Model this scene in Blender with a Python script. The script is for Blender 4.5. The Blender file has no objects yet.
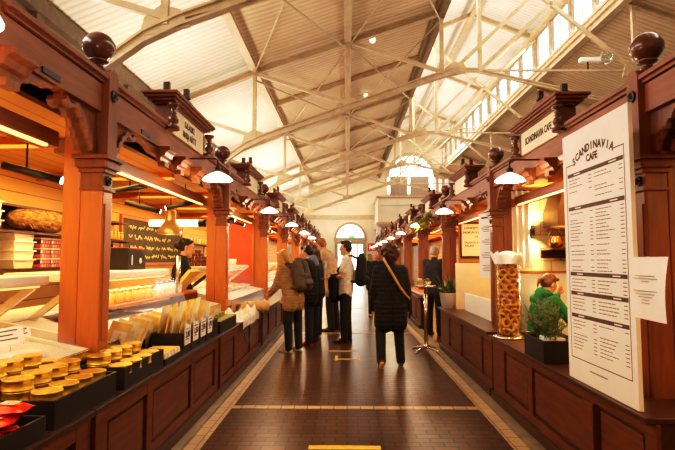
import bpy, bmesh, math, random
from mathutils import Vector, Matrix, Euler
random.seed(7)
C = bpy.context.scene.collection
PI = math.pi

# ------------------------------------------------------------------ materials
def _new(name):
    m = bpy.data.materials.new(name); m.use_nodes = True
    nt = m.node_tree; nt.nodes.clear()
    out = nt.nodes.new('ShaderNodeOutputMaterial')
    b = nt.nodes.new('ShaderNodeBsdfPrincipled')
    nt.links.new(b.outputs[0], out.inputs[0])
    return m, nt, b, out

def rgb(c): return (c[0], c[1], c[2], 1.0)

def mat(name, col, rough=0.5, metal=0.0, emit=None, estr=0.0, var=0.12, scale=8.0, stretch=(1, 1, 1), bump=0.0, col2=None, trans=0.0, alpha=1.0, coat=0.0):
    """Procedural principled material: noise mixes two tones, optional bump."""
    m, nt, b, out = _new(name)
    b.inputs['Roughness'].default_value = rough
    b.inputs['Metallic'].default_value = metal
    if coat: b.inputs['Coat Weight'].default_value = coat
    tc = nt.nodes.new('ShaderNodeTexCoord'); mp = nt.nodes.new('ShaderNodeMapping')
    mp.inputs['Scale'].default_value = stretch
    nz = nt.nodes.new('ShaderNodeTexNoise'); nz.inputs['Scale'].default_value = scale; nz.inputs['Detail'].default_value = 4
    nt.links.new(tc.outputs['Object'], mp.inputs[0]); nt.links.new(mp.outputs[0], nz.inputs['Vector'])
    rp = nt.nodes.new('ShaderNodeValToRGB')
    c2 = col2 or tuple(max(0, c * (1 - 2 * var)) for c in col)
    c1 = col if col2 else tuple(min(1, c * (1 + var)) for c in col)
    rp.color_ramp.elements[0].position = .3; rp.color_ramp.elements[1].position = .7
    rp.color_ramp.elements[0].color = rgb(c2); rp.color_ramp.elements[1].color = rgb(c1)
    nt.links.new(nz.outputs['Fac'], rp.inputs[0]); nt.links.new(rp.outputs[0], b.inputs['Base Color'])
    if emit:
        b.inputs['Emission Color'].default_value = rgb(emit); b.inputs['Emission Strength'].default_value = estr
    if trans: b.inputs['Transmission Weight'].default_value = trans
    if alpha < 1: b.inputs['Alpha'].default_value = alpha
    if bump:
        bp = nt.nodes.new('ShaderNodeBump'); bp.inputs['Strength'].default_value = bump; bp.inputs['Distance'].default_value = .01
        nt.links.new(nz.outputs['Fac'], bp.inputs['Height']); nt.links.new(bp.outputs[0], b.inputs['Normal'])
    return m

def wood(name, col, rough=0.42, axis='z', dark=.55, scale=9, coat=0.0):
    st = {'x': (1, 9, 9), 'y': (9, 1, 9), 'z': (9, 9, 1)}[axis]
    return mat(name, col, rough, var=.1, scale=scale * .35, stretch=st, bump=.08, col2=tuple(c * dark for c in col), coat=coat)

def planks(name, col, gap=0.14, axis='z', rough=.5, along='y'):
    """Boards separated by dark grooves every gap metres along axis."""
    m, nt, b, out = _new(name)
    b.inputs['Roughness'].default_value = rough
    tc = nt.nodes.new('ShaderNodeTexCoord'); sp = nt.nodes.new('ShaderNodeSeparateXYZ')
    nt.links.new(tc.outputs['Object'], sp.inputs[0])
    dv = nt.nodes.new('ShaderNodeMath'); dv.operation = 'DIVIDE'; dv.inputs[1].default_value = gap
    nt.links.new(sp.outputs['XYZ'.index(axis.upper())], dv.inputs[0])
    fr = nt.nodes.new('ShaderNodeMath'); fr.operation = 'FRACT'; nt.links.new(dv.outputs[0], fr.inputs[0])
    lt = nt.nodes.new('ShaderNodeMath'); lt.operation = 'LESS_THAN'; lt.inputs[1].default_value = .07; nt.links.new(fr.outputs[0], lt.inputs[0])
    fl = nt.nodes.new('ShaderNodeMath'); fl.operation = 'FLOOR'; nt.links.new(dv.outputs[0], fl.inputs[0])
    wn = nt.nodes.new('ShaderNodeTexWhiteNoise'); wn.noise_dimensions = '1D'; nt.links.new(fl.outputs[0], wn.inputs['W'])
    mp = nt.nodes.new('ShaderNodeMapping'); mp.inputs['Scale'].default_value = {'x': (1, 9, 9), 'y': (9, 1, 9), 'z': (9, 9, 1)}[along]
    nz = nt.nodes.new('ShaderNodeTexNoise'); nz.inputs['Scale'].default_value = 2.5
    nt.links.new(tc.outputs['Object'], mp.inputs[0]); nt.links.new(mp.outputs[0], nz.inputs['Vector'])
    ad = nt.nodes.new('ShaderNodeMath'); ad.operation = 'ADD'; nt.links.new(wn.outputs[0], ad.inputs[0]); nt.links.new(nz.outputs['Fac'], ad.inputs[1])
    rp = nt.nodes.new('ShaderNodeValToRGB'); rp.color_ramp.elements[0].position = .2; rp.color_ramp.elements[1].position = 1.4 / 2
    rp.color_ramp.elements[0].color = rgb(tuple(c * .8 for c in col)); rp.color_ramp.elements[1].color = rgb(col)
    hf = nt.nodes.new('ShaderNodeMath'); hf.operation = 'MULTIPLY'; hf.inputs[1].default_value = .5
    nt.links.new(ad.outputs[0], hf.inputs[0]); nt.links.new(hf.outputs[0], rp.inputs[0])
    mx = nt.nodes.new('ShaderNodeMix'); mx.data_type = 'RGBA'
    mx.inputs[7].default_value = rgb(tuple(c * .25 for c in col))
    nt.links.new(lt.outputs[0], mx.inputs[0]); nt.links.new(rp.outputs[0], mx.inputs[6]); nt.links.new(mx.outputs[2], b.inputs['Base Color'])
    return m

def ribbed(name, col, period=.12, axis='y', rough=.55, depth=.6, dark=.82):
    """Corrugated sheet or boarded lining: sine ribs as bump and a faint tone."""
    m, nt, b, out = _new(name)
    b.inputs['Roughness'].default_value = rough
    tc = nt.nodes.new('ShaderNodeTexCoord'); wv = nt.nodes.new('ShaderNodeTexWave')
    wv.wave_type = 'BANDS'; wv.bands_direction = axis.upper(); wv.wave_profile = 'SIN'
    wv.inputs['Scale'].default_value = .314159 / period * 1.0
    nt.links.new(tc.outputs['Object'], wv.inputs['Vector'])
    nz = nt.nodes.new('ShaderNodeTexNoise'); nz.inputs['Scale'].default_value = .7; nt.links.new(tc.outputs['Object'], nz.inputs['Vector'])
    rp = nt.nodes.new('ShaderNodeValToRGB'); rp.color_ramp.elements[0].color = rgb(tuple(c * dark for c in col)); rp.color_ramp.elements[1].color = rgb(col)
    rp.color_ramp.elements[0].position = .0; rp.color_ramp.elements[1].position = .55
    nt.links.new(wv.outputs['Fac'], rp.inputs[0])
    mx = nt.nodes.new('ShaderNodeMix'); mx.data_type = 'RGBA'; mx.blend_type = 'MULTIPLY'; mx.inputs[0].default_value = .35
    rp2 = nt.nodes.new('ShaderNodeValToRGB'); rp2.color_ramp.elements[0].color = (.6, .52, .45, 1); rp2.color_ramp.elements[0].position = .3; rp2.color_ramp.elements[1].position = .65
    nt.links.new(nz.outputs['Fac'], rp2.inputs[0]); nt.links.new(rp.outputs[0], mx.inputs[6]); nt.links.new(rp2.outputs[0], mx.inputs[7])
    nt.links.new(mx.outputs[2], b.inputs['Base Color'])
    bp = nt.nodes.new('ShaderNodeBump'); bp.inputs['Strength'].default_value = depth; bp.inputs['Distance'].default_value = .03
    nt.links.new(wv.outputs['Fac'], bp.inputs['Height']); nt.links.new(bp.outputs[0], b.inputs['Normal'])
    return m

def bricks(name, c1, c2, mortar, bw, bh, msize=.006, rough=.3, rvar=.15, plane='xy', bump=.3, spec=.5):
    m, nt, b, out = _new(name)
    tc = nt.nodes.new('ShaderNodeTexCoord'); src = tc.outputs['Object']
    if plane != 'xy':
        sp = nt.nodes.new('ShaderNodeSeparateXYZ'); cb = nt.nodes.new('ShaderNodeCombineXYZ'); nt.links.new(src, sp.inputs[0])
        nt.links.new(sp.outputs['xyz'.index(plane[0])], cb.inputs[0]); nt.links.new(sp.outputs['xyz'.index(plane[1])], cb.inputs[1]); src = cb.outputs[0]
    br = nt.nodes.new('ShaderNodeTexBrick'); br.inputs['Scale'].default_value = 1.0
    br.inputs['Brick Width'].default_value = bw; br.inputs['Row Height'].default_value = bh; br.inputs['Mortar Size'].default_value = msize
    br.inputs['Color1'].default_value = rgb(c1); br.inputs['Color2'].default_value = rgb(c2); br.inputs['Mortar'].default_value = rgb(mortar)
    br.inputs['Mortar Smooth'].default_value = .2
    nt.links.new(src, br.inputs['Vector'])
    nz = nt.nodes.new('ShaderNodeTexNoise'); nz.inputs['Scale'].default_value = 1.3; nz.inputs['Detail'].default_value = 6
    nt.links.new(tc.outputs['Object'], nz.inputs['Vector'])
    mx = nt.nodes.new('ShaderNodeMix'); mx.data_type = 'RGBA'; mx.blend_type = 'MULTIPLY'; mx.inputs[0].default_value = .7
    rp = nt.nodes.new('ShaderNodeValToRGB'); rp.color_ramp.elements[0].color = (.75, .7, .66, 1); rp.color_ramp.elements[0].position = .35; rp.color_ramp.elements[1].position = .65
    nt.links.new(nz.outputs['Fac'], rp.inputs[0]); nt.links.new(br.outputs['Color'], mx.inputs[6]); nt.links.new(rp.outputs[0], mx.inputs[7])
    nt.links.new(mx.outputs[2], b.inputs['Base Color'])
    mr = nt.nodes.new('ShaderNodeMapRange'); mr.inputs['To Min'].default_value = rough - rvar; mr.inputs['To Max'].default_value = rough + rvar
    nt.links.new(nz.outputs['Fac'], mr.inputs[0]); nt.links.new(mr.outputs[0], b.inputs['Roughness'])
    bp = nt.nodes.new('ShaderNodeBump'); bp.inputs['Strength'].default_value = bump; bp.inputs['Distance'].default_value = .004; bp.invert = True
    nt.links.new(br.outputs['Fac'], bp.inputs['Height']); nt.links.new(bp.outputs[0], b.inputs['Normal'])
    b.inputs['Specular IOR Level'].default_value = spec
    return m

def glass(name, tint=(.95, 1, .98), op=.04, rough=.06, k=.45):
    """Thin pane: mostly transparent with a fresnel gloss."""
    m, nt, b, out = _new(name); nt.nodes.remove(b)
    tr = nt.nodes.new('ShaderNodeBsdfTransparent'); tr.inputs[0].default_value = rgb(tint)
    gl = nt.nodes.new('ShaderNodeBsdfGlossy'); gl.inputs['Roughness'].default_value = rough
    fz = nt.nodes.new('ShaderNodeLayerWeight'); fz.inputs[0].default_value = .25
    ad = nt.nodes.new('ShaderNodeMath'); ad.operation = 'MULTIPLY_ADD'; ad.inputs[1].default_value = k; ad.inputs[2].default_value = op
    mx = nt.nodes.new('ShaderNodeMixShader')
    nt.links.new(fz.outputs['Fresnel'], ad.inputs[0]); nt.links.new(ad.outputs[0], mx.inputs[0])
    nt.links.new(tr.outputs[0], mx.inputs[1]); nt.links.new(gl.outputs[0], mx.inputs[2]); nt.links.new(mx.outputs[0], out.inputs[0])
    return m

def cloth(name, col, rough=.85, quilt=0.0, period=.09, var=.15, axis='Z'):
    m, nt, b, out = _new(name)
    b.inputs['Roughness'].default_value = rough
    tc = nt.nodes.new('ShaderNodeTexCoord')
    nz = nt.nodes.new('ShaderNodeTexNoise'); nz.inputs['Scale'].default_value = 14; nz.inputs['Detail'].default_value = 5
    nt.links.new(tc.outputs['Object'], nz.inputs['Vector'])
    rp = nt.nodes.new('ShaderNodeValToRGB'); rp.color_ramp.elements[0].position = .3; rp.color_ramp.elements[1].position = .7
    rp.color_ramp.elements[0].color = rgb(tuple(c * (1 - 2 * var) for c in col)); rp.color_ramp.elements[1].color = rgb(tuple(min(1, c * (1 + var)) for c in col))
    nt.links.new(nz.outputs['Fac'], rp.inputs[0])
    bp = nt.nodes.new('ShaderNodeBump'); bp.inputs['Strength'].default_value = .35; bp.inputs['Distance'].default_value = .02
    if quilt:
        wv = nt.nodes.new('ShaderNodeTexWave'); wv.bands_direction = axis; wv.wave_profile = 'SIN'; wv.inputs['Scale'].default_value = .314159 / period
        wv.inputs['Distortion'].default_value = .6
        nt.links.new(tc.outputs['Object'], wv.inputs['Vector'])
        mx = nt.nodes.new('ShaderNodeMix'); mx.data_type = 'RGBA'; mx.blend_type = 'MULTIPLY'; mx.inputs[0].default_value = 1
        r2 = nt.nodes.new('ShaderNodeValToRGB'); r2.color_ramp.elements[0].color = (1 - quilt, 1 - quilt, 1 - quilt, 1); r2.color_ramp.elements[1].position = .35
        nt.links.new(wv.outputs['Fac'], r2.inputs[0]); nt.links.new(rp.outputs[0], mx.inputs[6]); nt.links.new(r2.outputs[0], mx.inputs[7])
        nt.links.new(mx.outputs[2], b.inputs['Base Color']); nt.links.new(wv.outputs['Fac'], bp.inputs['Height']); bp.inputs['Strength'].default_value = .3
    else:
        nt.links.new(rp.outputs[0], b.inputs['Base Color']); nt.links.new(nz.outputs['Fac'], bp.inputs['Height'])
    nt.links.new(bp.outputs[0], b.inputs['Normal'])
    return m

# ------------------------------------------------------------------ mesh builder
class MB:
    def __init__(s): s.v = []; s.f = []; s.sm = []; s.mi = []; s.cur = 0
    def m(s, i): s.cur = i; return s
    def face(s, idx, smooth=False): s.f.append(tuple(idx)); s.sm.append(smooth); s.mi.append(s.cur)
    def add(s, vs, fs, smooth=False, M=None):
        n = len(s.v)
        for p in vs:
            p = Vector(p)
            s.v.append(tuple(M @ p) if M is not None else tuple(p))
        for f in fs: s.face([i + n for i in f], smooth)
        return s
    def box(s, x0, x1, y0, y1, z0, z1, M=None, bev=0.0):
        if bev:
            b = min(bev, abs(x1 - x0) / 2.1, abs(y1 - y0) / 2.1, abs(z1 - z0) / 2.1)
            bm = bmesh.new(); bmesh.ops.create_cube(bm, size=1)
            for v in bm.verts: v.co = Vector(((x0 + x1) / 2 + v.co.x * (x1 - x0), (y0 + y1) / 2 + v.co.y * (y1 - y0), (z0 + z1) / 2 + v.co.z * (z1 - z0)))
            bmesh.ops.bevel(bm, geom=bm.edges[:], offset=b, segments=2, affect='EDGES', profile=.6)
            bm.verts.index_update()
            s.add([v.co.copy() for v in bm.verts], [[v.index for v in f.verts] for f in bm.faces], False, M); bm.free(); return s
        vs = [(x0, y0, z0), (x1, y0, z0), (x1, y1, z0), (x0, y1, z0), (x0, y0, z1), (x1, y0, z1), (x1, y1, z1), (x0, y1, z1)]
        return s.add(vs, [(0, 3, 2, 1), (4, 5, 6, 7), (0, 1, 5, 4), (1, 2, 6, 5), (2, 3, 7, 6), (3, 0, 4, 7)], False, M)
    def prism(s, prof, a0, a1, plane='yz', M=None, smooth=False):
        """Extrude polygon prof (2-D, in plane) between a0 and a1 on the remaining axis."""
        def mk(p, a):
            return {'yz': (a, p[0], p[1]), 'xz': (p[0], a, p[1]), 'xy': (p[0], p[1], a)}[plane]
        n = len(prof)
        vs = [mk(p, a0) for p in prof] + [mk(p, a1) for p in prof]
        fs = [tuple(range(n))[::-1], tuple(range(n, 2 * n))] + [(i, (i + 1) % n, n + (i + 1) % n, n + i) for i in range(n)]
        return s.add(vs, fs, smooth, M)
    def lathe(s, prof, c=(0, 0, 0), seg=20, M=None, smooth=True, cap=True, ax=1.0, ay=1.0):
        """prof: (r, z) pairs from bottom to top."""
        vs = []; fs = []; n = len(prof)
        for r, z in prof:
            for k in range(seg):
                a = 2 * PI * k / seg; vs.append((c[0] + r * math.cos(a) * ax, c[1] + r * math.sin(a) * ay, c[2] + z))
        for i in range(n - 1):
            for k in range(seg):
                k2 = (k + 1) % seg; fs.append((i * seg + k, i * seg + k2, (i + 1) * seg + k2, (i + 1) * seg + k))
        s.add(vs, fs, smooth, M)
        if cap:
            nb = len(s.v) - n * seg
            if prof[0][0] > 1e-5: s.face([nb + k for k in range(seg)][::-1])
            if prof[-1][0] > 1e-5: s.face([nb + (n - 1) * seg + k for k in range(seg)])
        return s
    def ball(s, c, r, seg=16, rings=10, M=None, sq=(1, 1, 1)):
        pr = [(max(1e-6, r * math.sin(PI * i / rings)), -r * math.cos(PI * i / rings)) for i in range(rings + 1)]
        T = Matrix.Translation(c) @ Matrix.Diagonal((sq[0], sq[1], sq[2], 1))
        if M is not None: T = M @ T
        return s.lathe(pr, (0, 0, 0), seg, T, True, False)
    def tube(s, pts, r, seg=8, closed=False, cap=True, smooth=True, M=None):
        """Sweep a circle (r number or list) along pts."""
        P = [Vector(p) for p in pts]; n = len(P)
        R = r if isinstance(r, (list, tuple)) else [r] * n
        vs = []; fs = []; up = None
        for i in range(n):
            if closed: t = P[(i + 1) % n] - P[i - 1]
            else: t = P[min(i + 1, n - 1)] - P[max(i - 1, 0)]
            t.normalize()
            if up is None:
                up = Vector((0, 0, 1)) if abs(t.z) < .9 else Vector((1, 0, 0))
            a = t.cross(up); 
            if a.length < 1e-6: a = t.orthogonal()
            a.normalize(); b = a.cross(t).normalized(); up = b
            for k in range(seg):
                q = 2 * PI * k / seg; vs.append(P[i] + (a * math.cos(q) + b * math.sin(q)) * R[i])
        m = n if closed else n - 1
        for i in range(m):
            for k in range(seg):
                k2 = (k + 1) % seg; j = (i + 1) % n
                fs.append((i * seg + k, i * seg + k2, j * seg + k2, j * seg + k))
        if cap and not closed:
            fs.append(tuple(range(seg))[::-1]); fs.append(tuple((n - 1) * seg + k for k in range(seg)))
        return s.add(vs, fs, smooth, M)
    def bar(s, p, q, w, h=None):
        """Rectangular bar from p to q, w wide (horizontal), h tall."""
        h = h or w; p = Vector(p); q = Vector(q); t = (q - p).normalized()
        up = Vector((0, 0, 1)) if abs(t.z) < .95 else Vector((0, 1, 0))
        a = t.cross(up).normalized() * w / 2; b = a.cross(t).normalized() * h / 2
        vs = [p - a - b, p + a - b, p + a + b, p - a + b, q - a - b, q + a - b, q + a + b, q - a + b]
        return s.add(vs, [(0, 3, 2, 1), (4, 5, 6, 7), (0, 1, 5, 4), (1, 2, 6, 5), (2, 3, 7, 6), (3, 0, 4, 7)])
    def quad(s, a, b, c, d): return s.add([a, b, c, d], [(0, 1, 2, 3)])
    def text(s, txt, M, size=.1, depth=.002, align='CENTER', bold=0.0):
        cu = bpy.data.curves.new('t', 'FONT'); cu.body = txt; cu.size = size; cu.extrude = depth; cu.align_x = align; cu.align_y = 'CENTER'
        cu.offset = bold; cu.resolution_u = 3
        o = bpy.data.objects.new('t', cu); C.objects.link(o)
        dg = bpy.context.evaluated_depsgraph_get(); dg.update()
        me = bpy.data.meshes.new_from_object(o.evaluated_get(dg))
        s.add([v.co.copy() for v in me.vertices], [tuple(p.vertices) for p in me.polygons], False, M)
        bpy.data.objects.remove(o); bpy.data.curves.remove(cu); bpy.data.meshes.remove(me); return s
    def grid(s, fn, nu, nv, smooth=True):
        vs = [fn(i / nu, j / nv) for i in range(nu + 1) for j in range(nv + 1)]
        fs = [(i * (nv + 1) + j, (i + 1) * (nv + 1) + j, (i + 1) * (nv + 1) + j + 1, i * (nv + 1) + j + 1) for i in range(nu) for j in range(nv)]
        return s.add(vs, fs, smooth)
    def mesh(s, name, mats):
        me = bpy.data.meshes.new(name); me.from_pydata(s.v, [], s.f)
        for m in (mats if isinstance(mats, (list, tuple)) else [mats]): me.materials.append(m)
        me.polygons.foreach_set('use_smooth', s.sm); me.polygons.foreach_set('material_index', s.mi); me.update()
        return me
    def build(s, name, mats, parent=None, label=None):
        o = bpy.data.objects.new(name, s.mesh(name, mats)); C.objects.link(o)
        if parent is not None: o.parent = parent
        if label: o['label'] = label
        return o

def tag(o, label=None, cat=None, group=None, kind=None):
    if label: o['label'] = label
    if cat: o['category'] = cat
    if group: o['group'] = group
    if kind: o['kind'] = kind
    return o

def thing(name, label, cat, loc=(0, 0, 0), rz=0.0, group=None):
    o = bpy.data.objects.new(name, None); C.objects.link(o); o.location = loc; o.rotation_euler = (0, 0, rz); o.empty_display_size = .1
    return tag(o, label, cat, group)

def struct(name, mb, m):
    return tag(mb.build(name, m), kind='structure')

def dup(root, loc=None, rz=None, label=None, group=None):
    """Copy a thing with its parts and sub-parts."""
    r = root.copy(); C.objects.link(r)
    if loc is not None: r.location = loc
    if rz is not None: r.rotation_euler = (0, 0, rz)
    if label: r['label'] = label
    if group: r['group'] = group
    for ch in list(root.children):
        c = ch.copy(); C.objects.link(c); c.parent = r
        for g in list(ch.children):
            d = g.copy(); C.objects.link(d); d.parent = c
    return r

def RZ(a): return Matrix.Rotation(a, 4, 'Z')
def RX(a): return Matrix.Rotation(a, 4, 'X')
def RY(a): return Matrix.Rotation(a, 4, 'Y')
def TR(x, y, z): return Matrix.Translation((x, y, z))
ORD = ['first', 'second', 'third', 'fourth', 'fifth', 'sixth', 'seventh', 'eighth', 'ninth', 'tenth', 'eleventh', 'twelfth']
def area(name, loc, rot, sx, sy, power, col=(1, 1, 1), parent=None):
    l = bpy.data.lights.new(name, 'AREA'); l.shape = 'RECTANGLE'; l.size = sx; l.size_y = sy; l.energy = power; l.color = col
    o = bpy.data.objects.new(name, l); C.objects.link(o); o.location = loc; o.rotation_euler = rot
    if parent is not None: o.parent = parent
    return o
def point(name, loc, power, col, r=.05, parent=None):
    l = bpy.data.lights.new(name, 'POINT'); l.energy = power; l.color = col; l.shadow_soft_size = r
    o = bpy.data.objects.new(name, l); C.objects.link(o); o.location = loc
    if parent is not None: o.parent = parent
    return o
def spot(name, loc, tgt, power, col, ang=70, r=.04, blend=.4):
    l = bpy.data.lights.new(name, 'SPOT'); l.energy = power; l.color = col; l.shadow_soft_size = r; l.spot_size = math.radians(ang); l.spot_blend = blend
    o = bpy.data.objects.new(name, l); C.objects.link(o); o.location = loc
    o.rotation_euler = (Vector(tgt) - Vector(loc)).to_track_quat('-Z', 'Y').to_euler()
    return o
# ------------------------------------------------------------------ palette
M = {}
M['mahog'] = wood('mahogany', (.27, .078, .026), .5, 'z', .62)
M['mahogy'] = wood('mahogany_rail', (.30, .092, .032), .5, 'y', .66)
M['mahogd'] = wood('mahogany_dark', (.075, .022, .010), .34, 'y', .6)
M['panel'] = wood('counter_panel', (.18, .046, .011), .46, 'y', .6)
M['turned'] = wood('turned_walnut', (.15, .048, .022), .3, 'z', .7, coat=.4)
M['orange'] = wood('warm_oak', (.58, .165, .03), .4, 'z', .8)
M['plank'] = planks('orange_planks', (.74, .38, .085), .16, 'z', .5, 'y')
M['plankc'] = planks('ceiling_planks', (.64, .31, .08), .18, 'x', .5, 'y')
M['plankx'] = planks('partition_planks', (.55, .22, .07), .2, 'z', .5, 'x')
M['cream'] = mat('cream_paint', (.80, .70, .56), .55, var=.05, scale=2)
M['creamsign'] = mat('cream_signboard', (.86, .72, .52), .5, var=.04, scale=3)
M['steel'] = mat('painted_steel', (.56, .42, .27), .45, var=.10, scale=5)
M['wallc'] = mat('plaster_cream', (.80, .68, .52), .8, var=.05, scale=1.2, bump=.05)
M['wallg'] = mat('plaster_grey', (.26, .21, .17), .8, var=.08, scale=1.5)
M['white'] = mat('white_enamel', (.88, .86, .82), .35, var=.02)
M['paper'] = mat('white_paper', (.92, .865, .84), .7, var=.02)
M['black'] = mat('black_metal', (.012, .011, .011), .4, var=.2)
M['tray'] = mat('black_tray', (.018, .014, .011), .45, var=.2, scale=12)
M['ink'] = mat('ink', (.03, .022, .02), .7, var=.1)
M['inkb'] = mat('menu_brown', (.10, .06, .05), .7, var=.1)
M['gold'] = mat('gold_tin', (.80, .50, .08), .30, .75, var=.08, scale=20)
M['goldlid'] = mat('gold_lid', (.92, .72, .26), .32, .75, var=.06, scale=25)
M['chrome'] = mat('brushed_steel', (.72, .68, .62), .22, 1.0, var=.05, stretch=(1, 1, 14))
M['brass'] = mat('brass', (.78, .55, .26), .28, 1.0, var=.06)
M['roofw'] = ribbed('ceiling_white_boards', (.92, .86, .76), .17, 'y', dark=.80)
M['rooft'] = ribbed('ceiling_tan_shaded_boards', (.88, .68, .48), .17, 'y', dark=.76)
M['roofn'] = ribbed('ceiling_nave_boards', (.90, .87, .82), .17, 'y', dark=.84)
M['floor'] = bricks('floor_tiles', (.135, .056, .017), (.080, .034, .012), (.014, .008, .004), .19, .095, .008, .31, .06, 'xy', .9, .35)
M['border'] = bricks('border_tiles', (.62, .47, .30), (.54, .40, .25), (.22, .15, .09), .2, .13, .006, .4, .1, 'yx', .25)
M['curb'] = mat('stone_curb', (.25, .20, .15), .6, var=.15, scale=6, bump=.2)
M['glass'] = glass('clear_glass')
M['pane'] = glass('window_pane', (1, 1, 1), .02)
M['caseglass'] = glass('case_glass', (1, .99, .96), .03, .22, .22)
M['lampw'] = mat('lamp_opal', (.95, .9, .82), .3, var=.02, emit=(1, .88, .68), estr=1.6)
M['bulb'] = mat('bulb', (1, .95, .85), .3, var=.01, emit=(1, .80, .5), estr=14)
M['tubew'] = mat('light_tube', (1, .93, .8), .3, var=.01, emit=(1, .56, .18), estr=1.3)
M['tapey'] = mat('yellow_tape', (.85, .60, .06), .5, var=.1, scale=15)

# ------------------------------------------------------------------ hall shell
YB, YF = 37.2, -3.0
struct('floor', MB().box(-6, 14.5, YF, YB + .3, -.2, 0), M['floor'])
mb = MB(); mb.box(-1.255, -1.13, YF, YB, 0, .004); struct('trim_1', mb, M['border'])
mb = MB(); mb.box(1.28, 1.40, YF, YB, 0, .004); struct('trim_2', mb, M['border'])
for i, y in enumerate((5.13, 10.25, 15.4, 20.5, 25.6)):
    struct('trim_%d' % (3 + i), MB().box(-1.13, 1.28, y - .05, y + .05, 0, .003), M['border'])
struct('trim_8', MB().box(-1.39, -1.257, YF, 33, 0, .025), M['curb'])
struct('trim_9', MB().box(1.402, 1.56, YF, 33, 0, .025), M['curb'])

mb = MB(); mb.box(-4.9, -4.6, YF, YB, 0, 5.6); struct('wall_left', mb, M['wallg'])
mb = MB()
for k in range(14): mb.box(-4.6, -4.5, -2.2 + k * 3.1, -2.0 + k * 3.1, 2.6, 5.3)
mb.box(-4.6, -4.46, YF, YB, 5.05, 5.3); mb.box(-4.6, -4.5, YF, YB, 4.5, 4.58)
struct('trim_10', mb, mat('dark_stud', (.16, .11, .075), .6))
struct('wall_right', MB().box(13.9, 14.2, YF, YB, 0, 5.6), M['wallc'])
struct('wall_front', MB().box(-5, 14.2, YF - .3, YF, 0, 11.2), M['wallc'])

def roof_slab(name, pts, m):
    """pts (X, Z) polyline of the underside; 0.15 thick."""
    prof = list(pts) + [(x, z + .15) for x, z in reversed(pts)]
    mb = MB(); mb.prism(prof, YF, YB + .3, 'xz'); return struct(name, mb, m)
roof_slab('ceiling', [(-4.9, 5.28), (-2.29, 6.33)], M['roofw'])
roof_slab('ceiling_aisle', [(-2.29, 6.33), (2.42, 7.87)], M['rooft'])  # same roof as the white slope; the tan tone also carries its shade
roof_slab('ceiling_nave', [(2.2, 9.85), (4.68, 10.85), (7.15, 9.85)], M['roofn'])
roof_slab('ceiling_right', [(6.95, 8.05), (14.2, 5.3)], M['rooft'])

# back wall with a round-arched door and a round-arched window
def arch_wall(name, x0, x1, ztop, openings, y0, y1, m):
    mb = MB(); x = x0; n = 20
    for xc, hw, zs, zp in openings:
        mb.box(x, xc - hw, y0, y1, 0, ztop)
        if zs > 0: mb.box(xc - hw, xc + hw, y0, y1, 0, zs)
        for i in range(n):
            a = PI - PI * i / n; b = PI - PI * (i + 1) / n
            xa, za = xc + hw * math.cos(a), zp + hw * math.sin(a); xb, zb = xc + hw * math.cos(b), zp + hw * math.sin(b)
            mb.prism([(xa, za), (xb, zb), (xb, ztop), (xa, ztop)], y0, y1, 'xz')
        x = xc + hw
    mb.box(x, x1, y0, y1, 0, ztop)
    return struct(name, mb, m)
DX, DW, DZ = .25, 1.0, 3.05
WX, WW, WZ0, WZ1 = 4.72, 1.75, 6.3, 7.5
arch_wall('wall_back', -4.9, 14.2, 11.2, [(DX, DW, 0, DZ), (WX, WW, WZ0, WZ1)], YB, YB + .3, M['wallc'])
mb = MB(); mb.box(-4.5, DX - 1.25, YB - .03, YB, 0, 1.9); mb.box(DX + 1.25, 2.0, YB - .03, YB, 0, 1.9)
struct('trim_11', mb, mat('dado', (.36, .24, .12), .6))
mb = MB(); mb.box(-4.6, 2.3, YB - .14, YB, 4.55, 4.72); mb.box(-4.6, 2.3, YB - .08, YB, 4.4, 4.55); struct('trim_12', mb, M['steel'])
# the door and its surround
mb = MB()
for sx in (-1, 1): mb.box(DX + sx * 1.0 - .14 * (sx > 0) * 0 - (.14 if sx < 0 else 0), DX + sx * 1.0 + (.14 if sx > 0 else 0), YB - .1, YB, 0, DZ)
n = 24; mb2 = []
for i in range(n):
    a, b = PI * i / n, PI * (i + 1) / n
    q = lambda r, t: (DX + r * math.cos(t), DZ + r * math.sin(t))
    mb.prism([q(1.0, a), q(1.16, a), q(1.16, b), q(1.0, b)], YB - .1, YB, 'xz')
mb.box(DX - 1.2, DX + 1.2, YB - .08, YB + .02, DZ - .22, DZ + .02)
dr = struct('door_1', mb, mat('door_paint', (.42, .31, .18), .5))
for sx in (-1, 1):
    mb = MB(); a, b = (DX - 1.0, DX - .01) if sx < 0 else (DX + .01, DX + 1.0)
    mb.box(a, b, YB + .08, YB + .14, 0, .75); mb.box(a, b, YB + .08, YB + .14, DZ - .45, DZ - .22)
    for x in (a, (a + b) / 2 - .05, b - .1): mb.box(x, x + .1, YB + .08, YB + .14, .75, DZ - .45)
    mb.box(a, b, YB + .08, YB + .14, 1.55, 1.62)
    lf = mb.build('door_leaf', dr.data.materials[0], dr)
    MB().box(a + .02, b - .02, YB + .1, YB + .115, .7, DZ - .4).build('glazing', M['pane'], lf)
    MB().tube([(DX + sx * .06, YB + .06, .95), (DX + sx * .06, YB + .04, 1.0), (DX + sx * .06, YB + .04, 1.3), (DX + sx * .06, YB + .06, 1.35)], .015).build('handle', M['brass'], lf)
mb = MB()
for a in (PI / 4, PI / 2, 3 * PI / 4): mb.bar((DX, YB + .1, DZ), (DX + math.cos(a) * 1.0, YB + .1, DZ + math.sin(a) * 1.0), .04, .04)
mb.tube([(DX + .4 * math.cos(PI * i / 12), YB + .1, DZ + .4 * math.sin(PI * i / 12)) for i in range(13)], .022)
fl = mb.build('fanlight_bars', dr.data.materials[0], dr)
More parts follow.
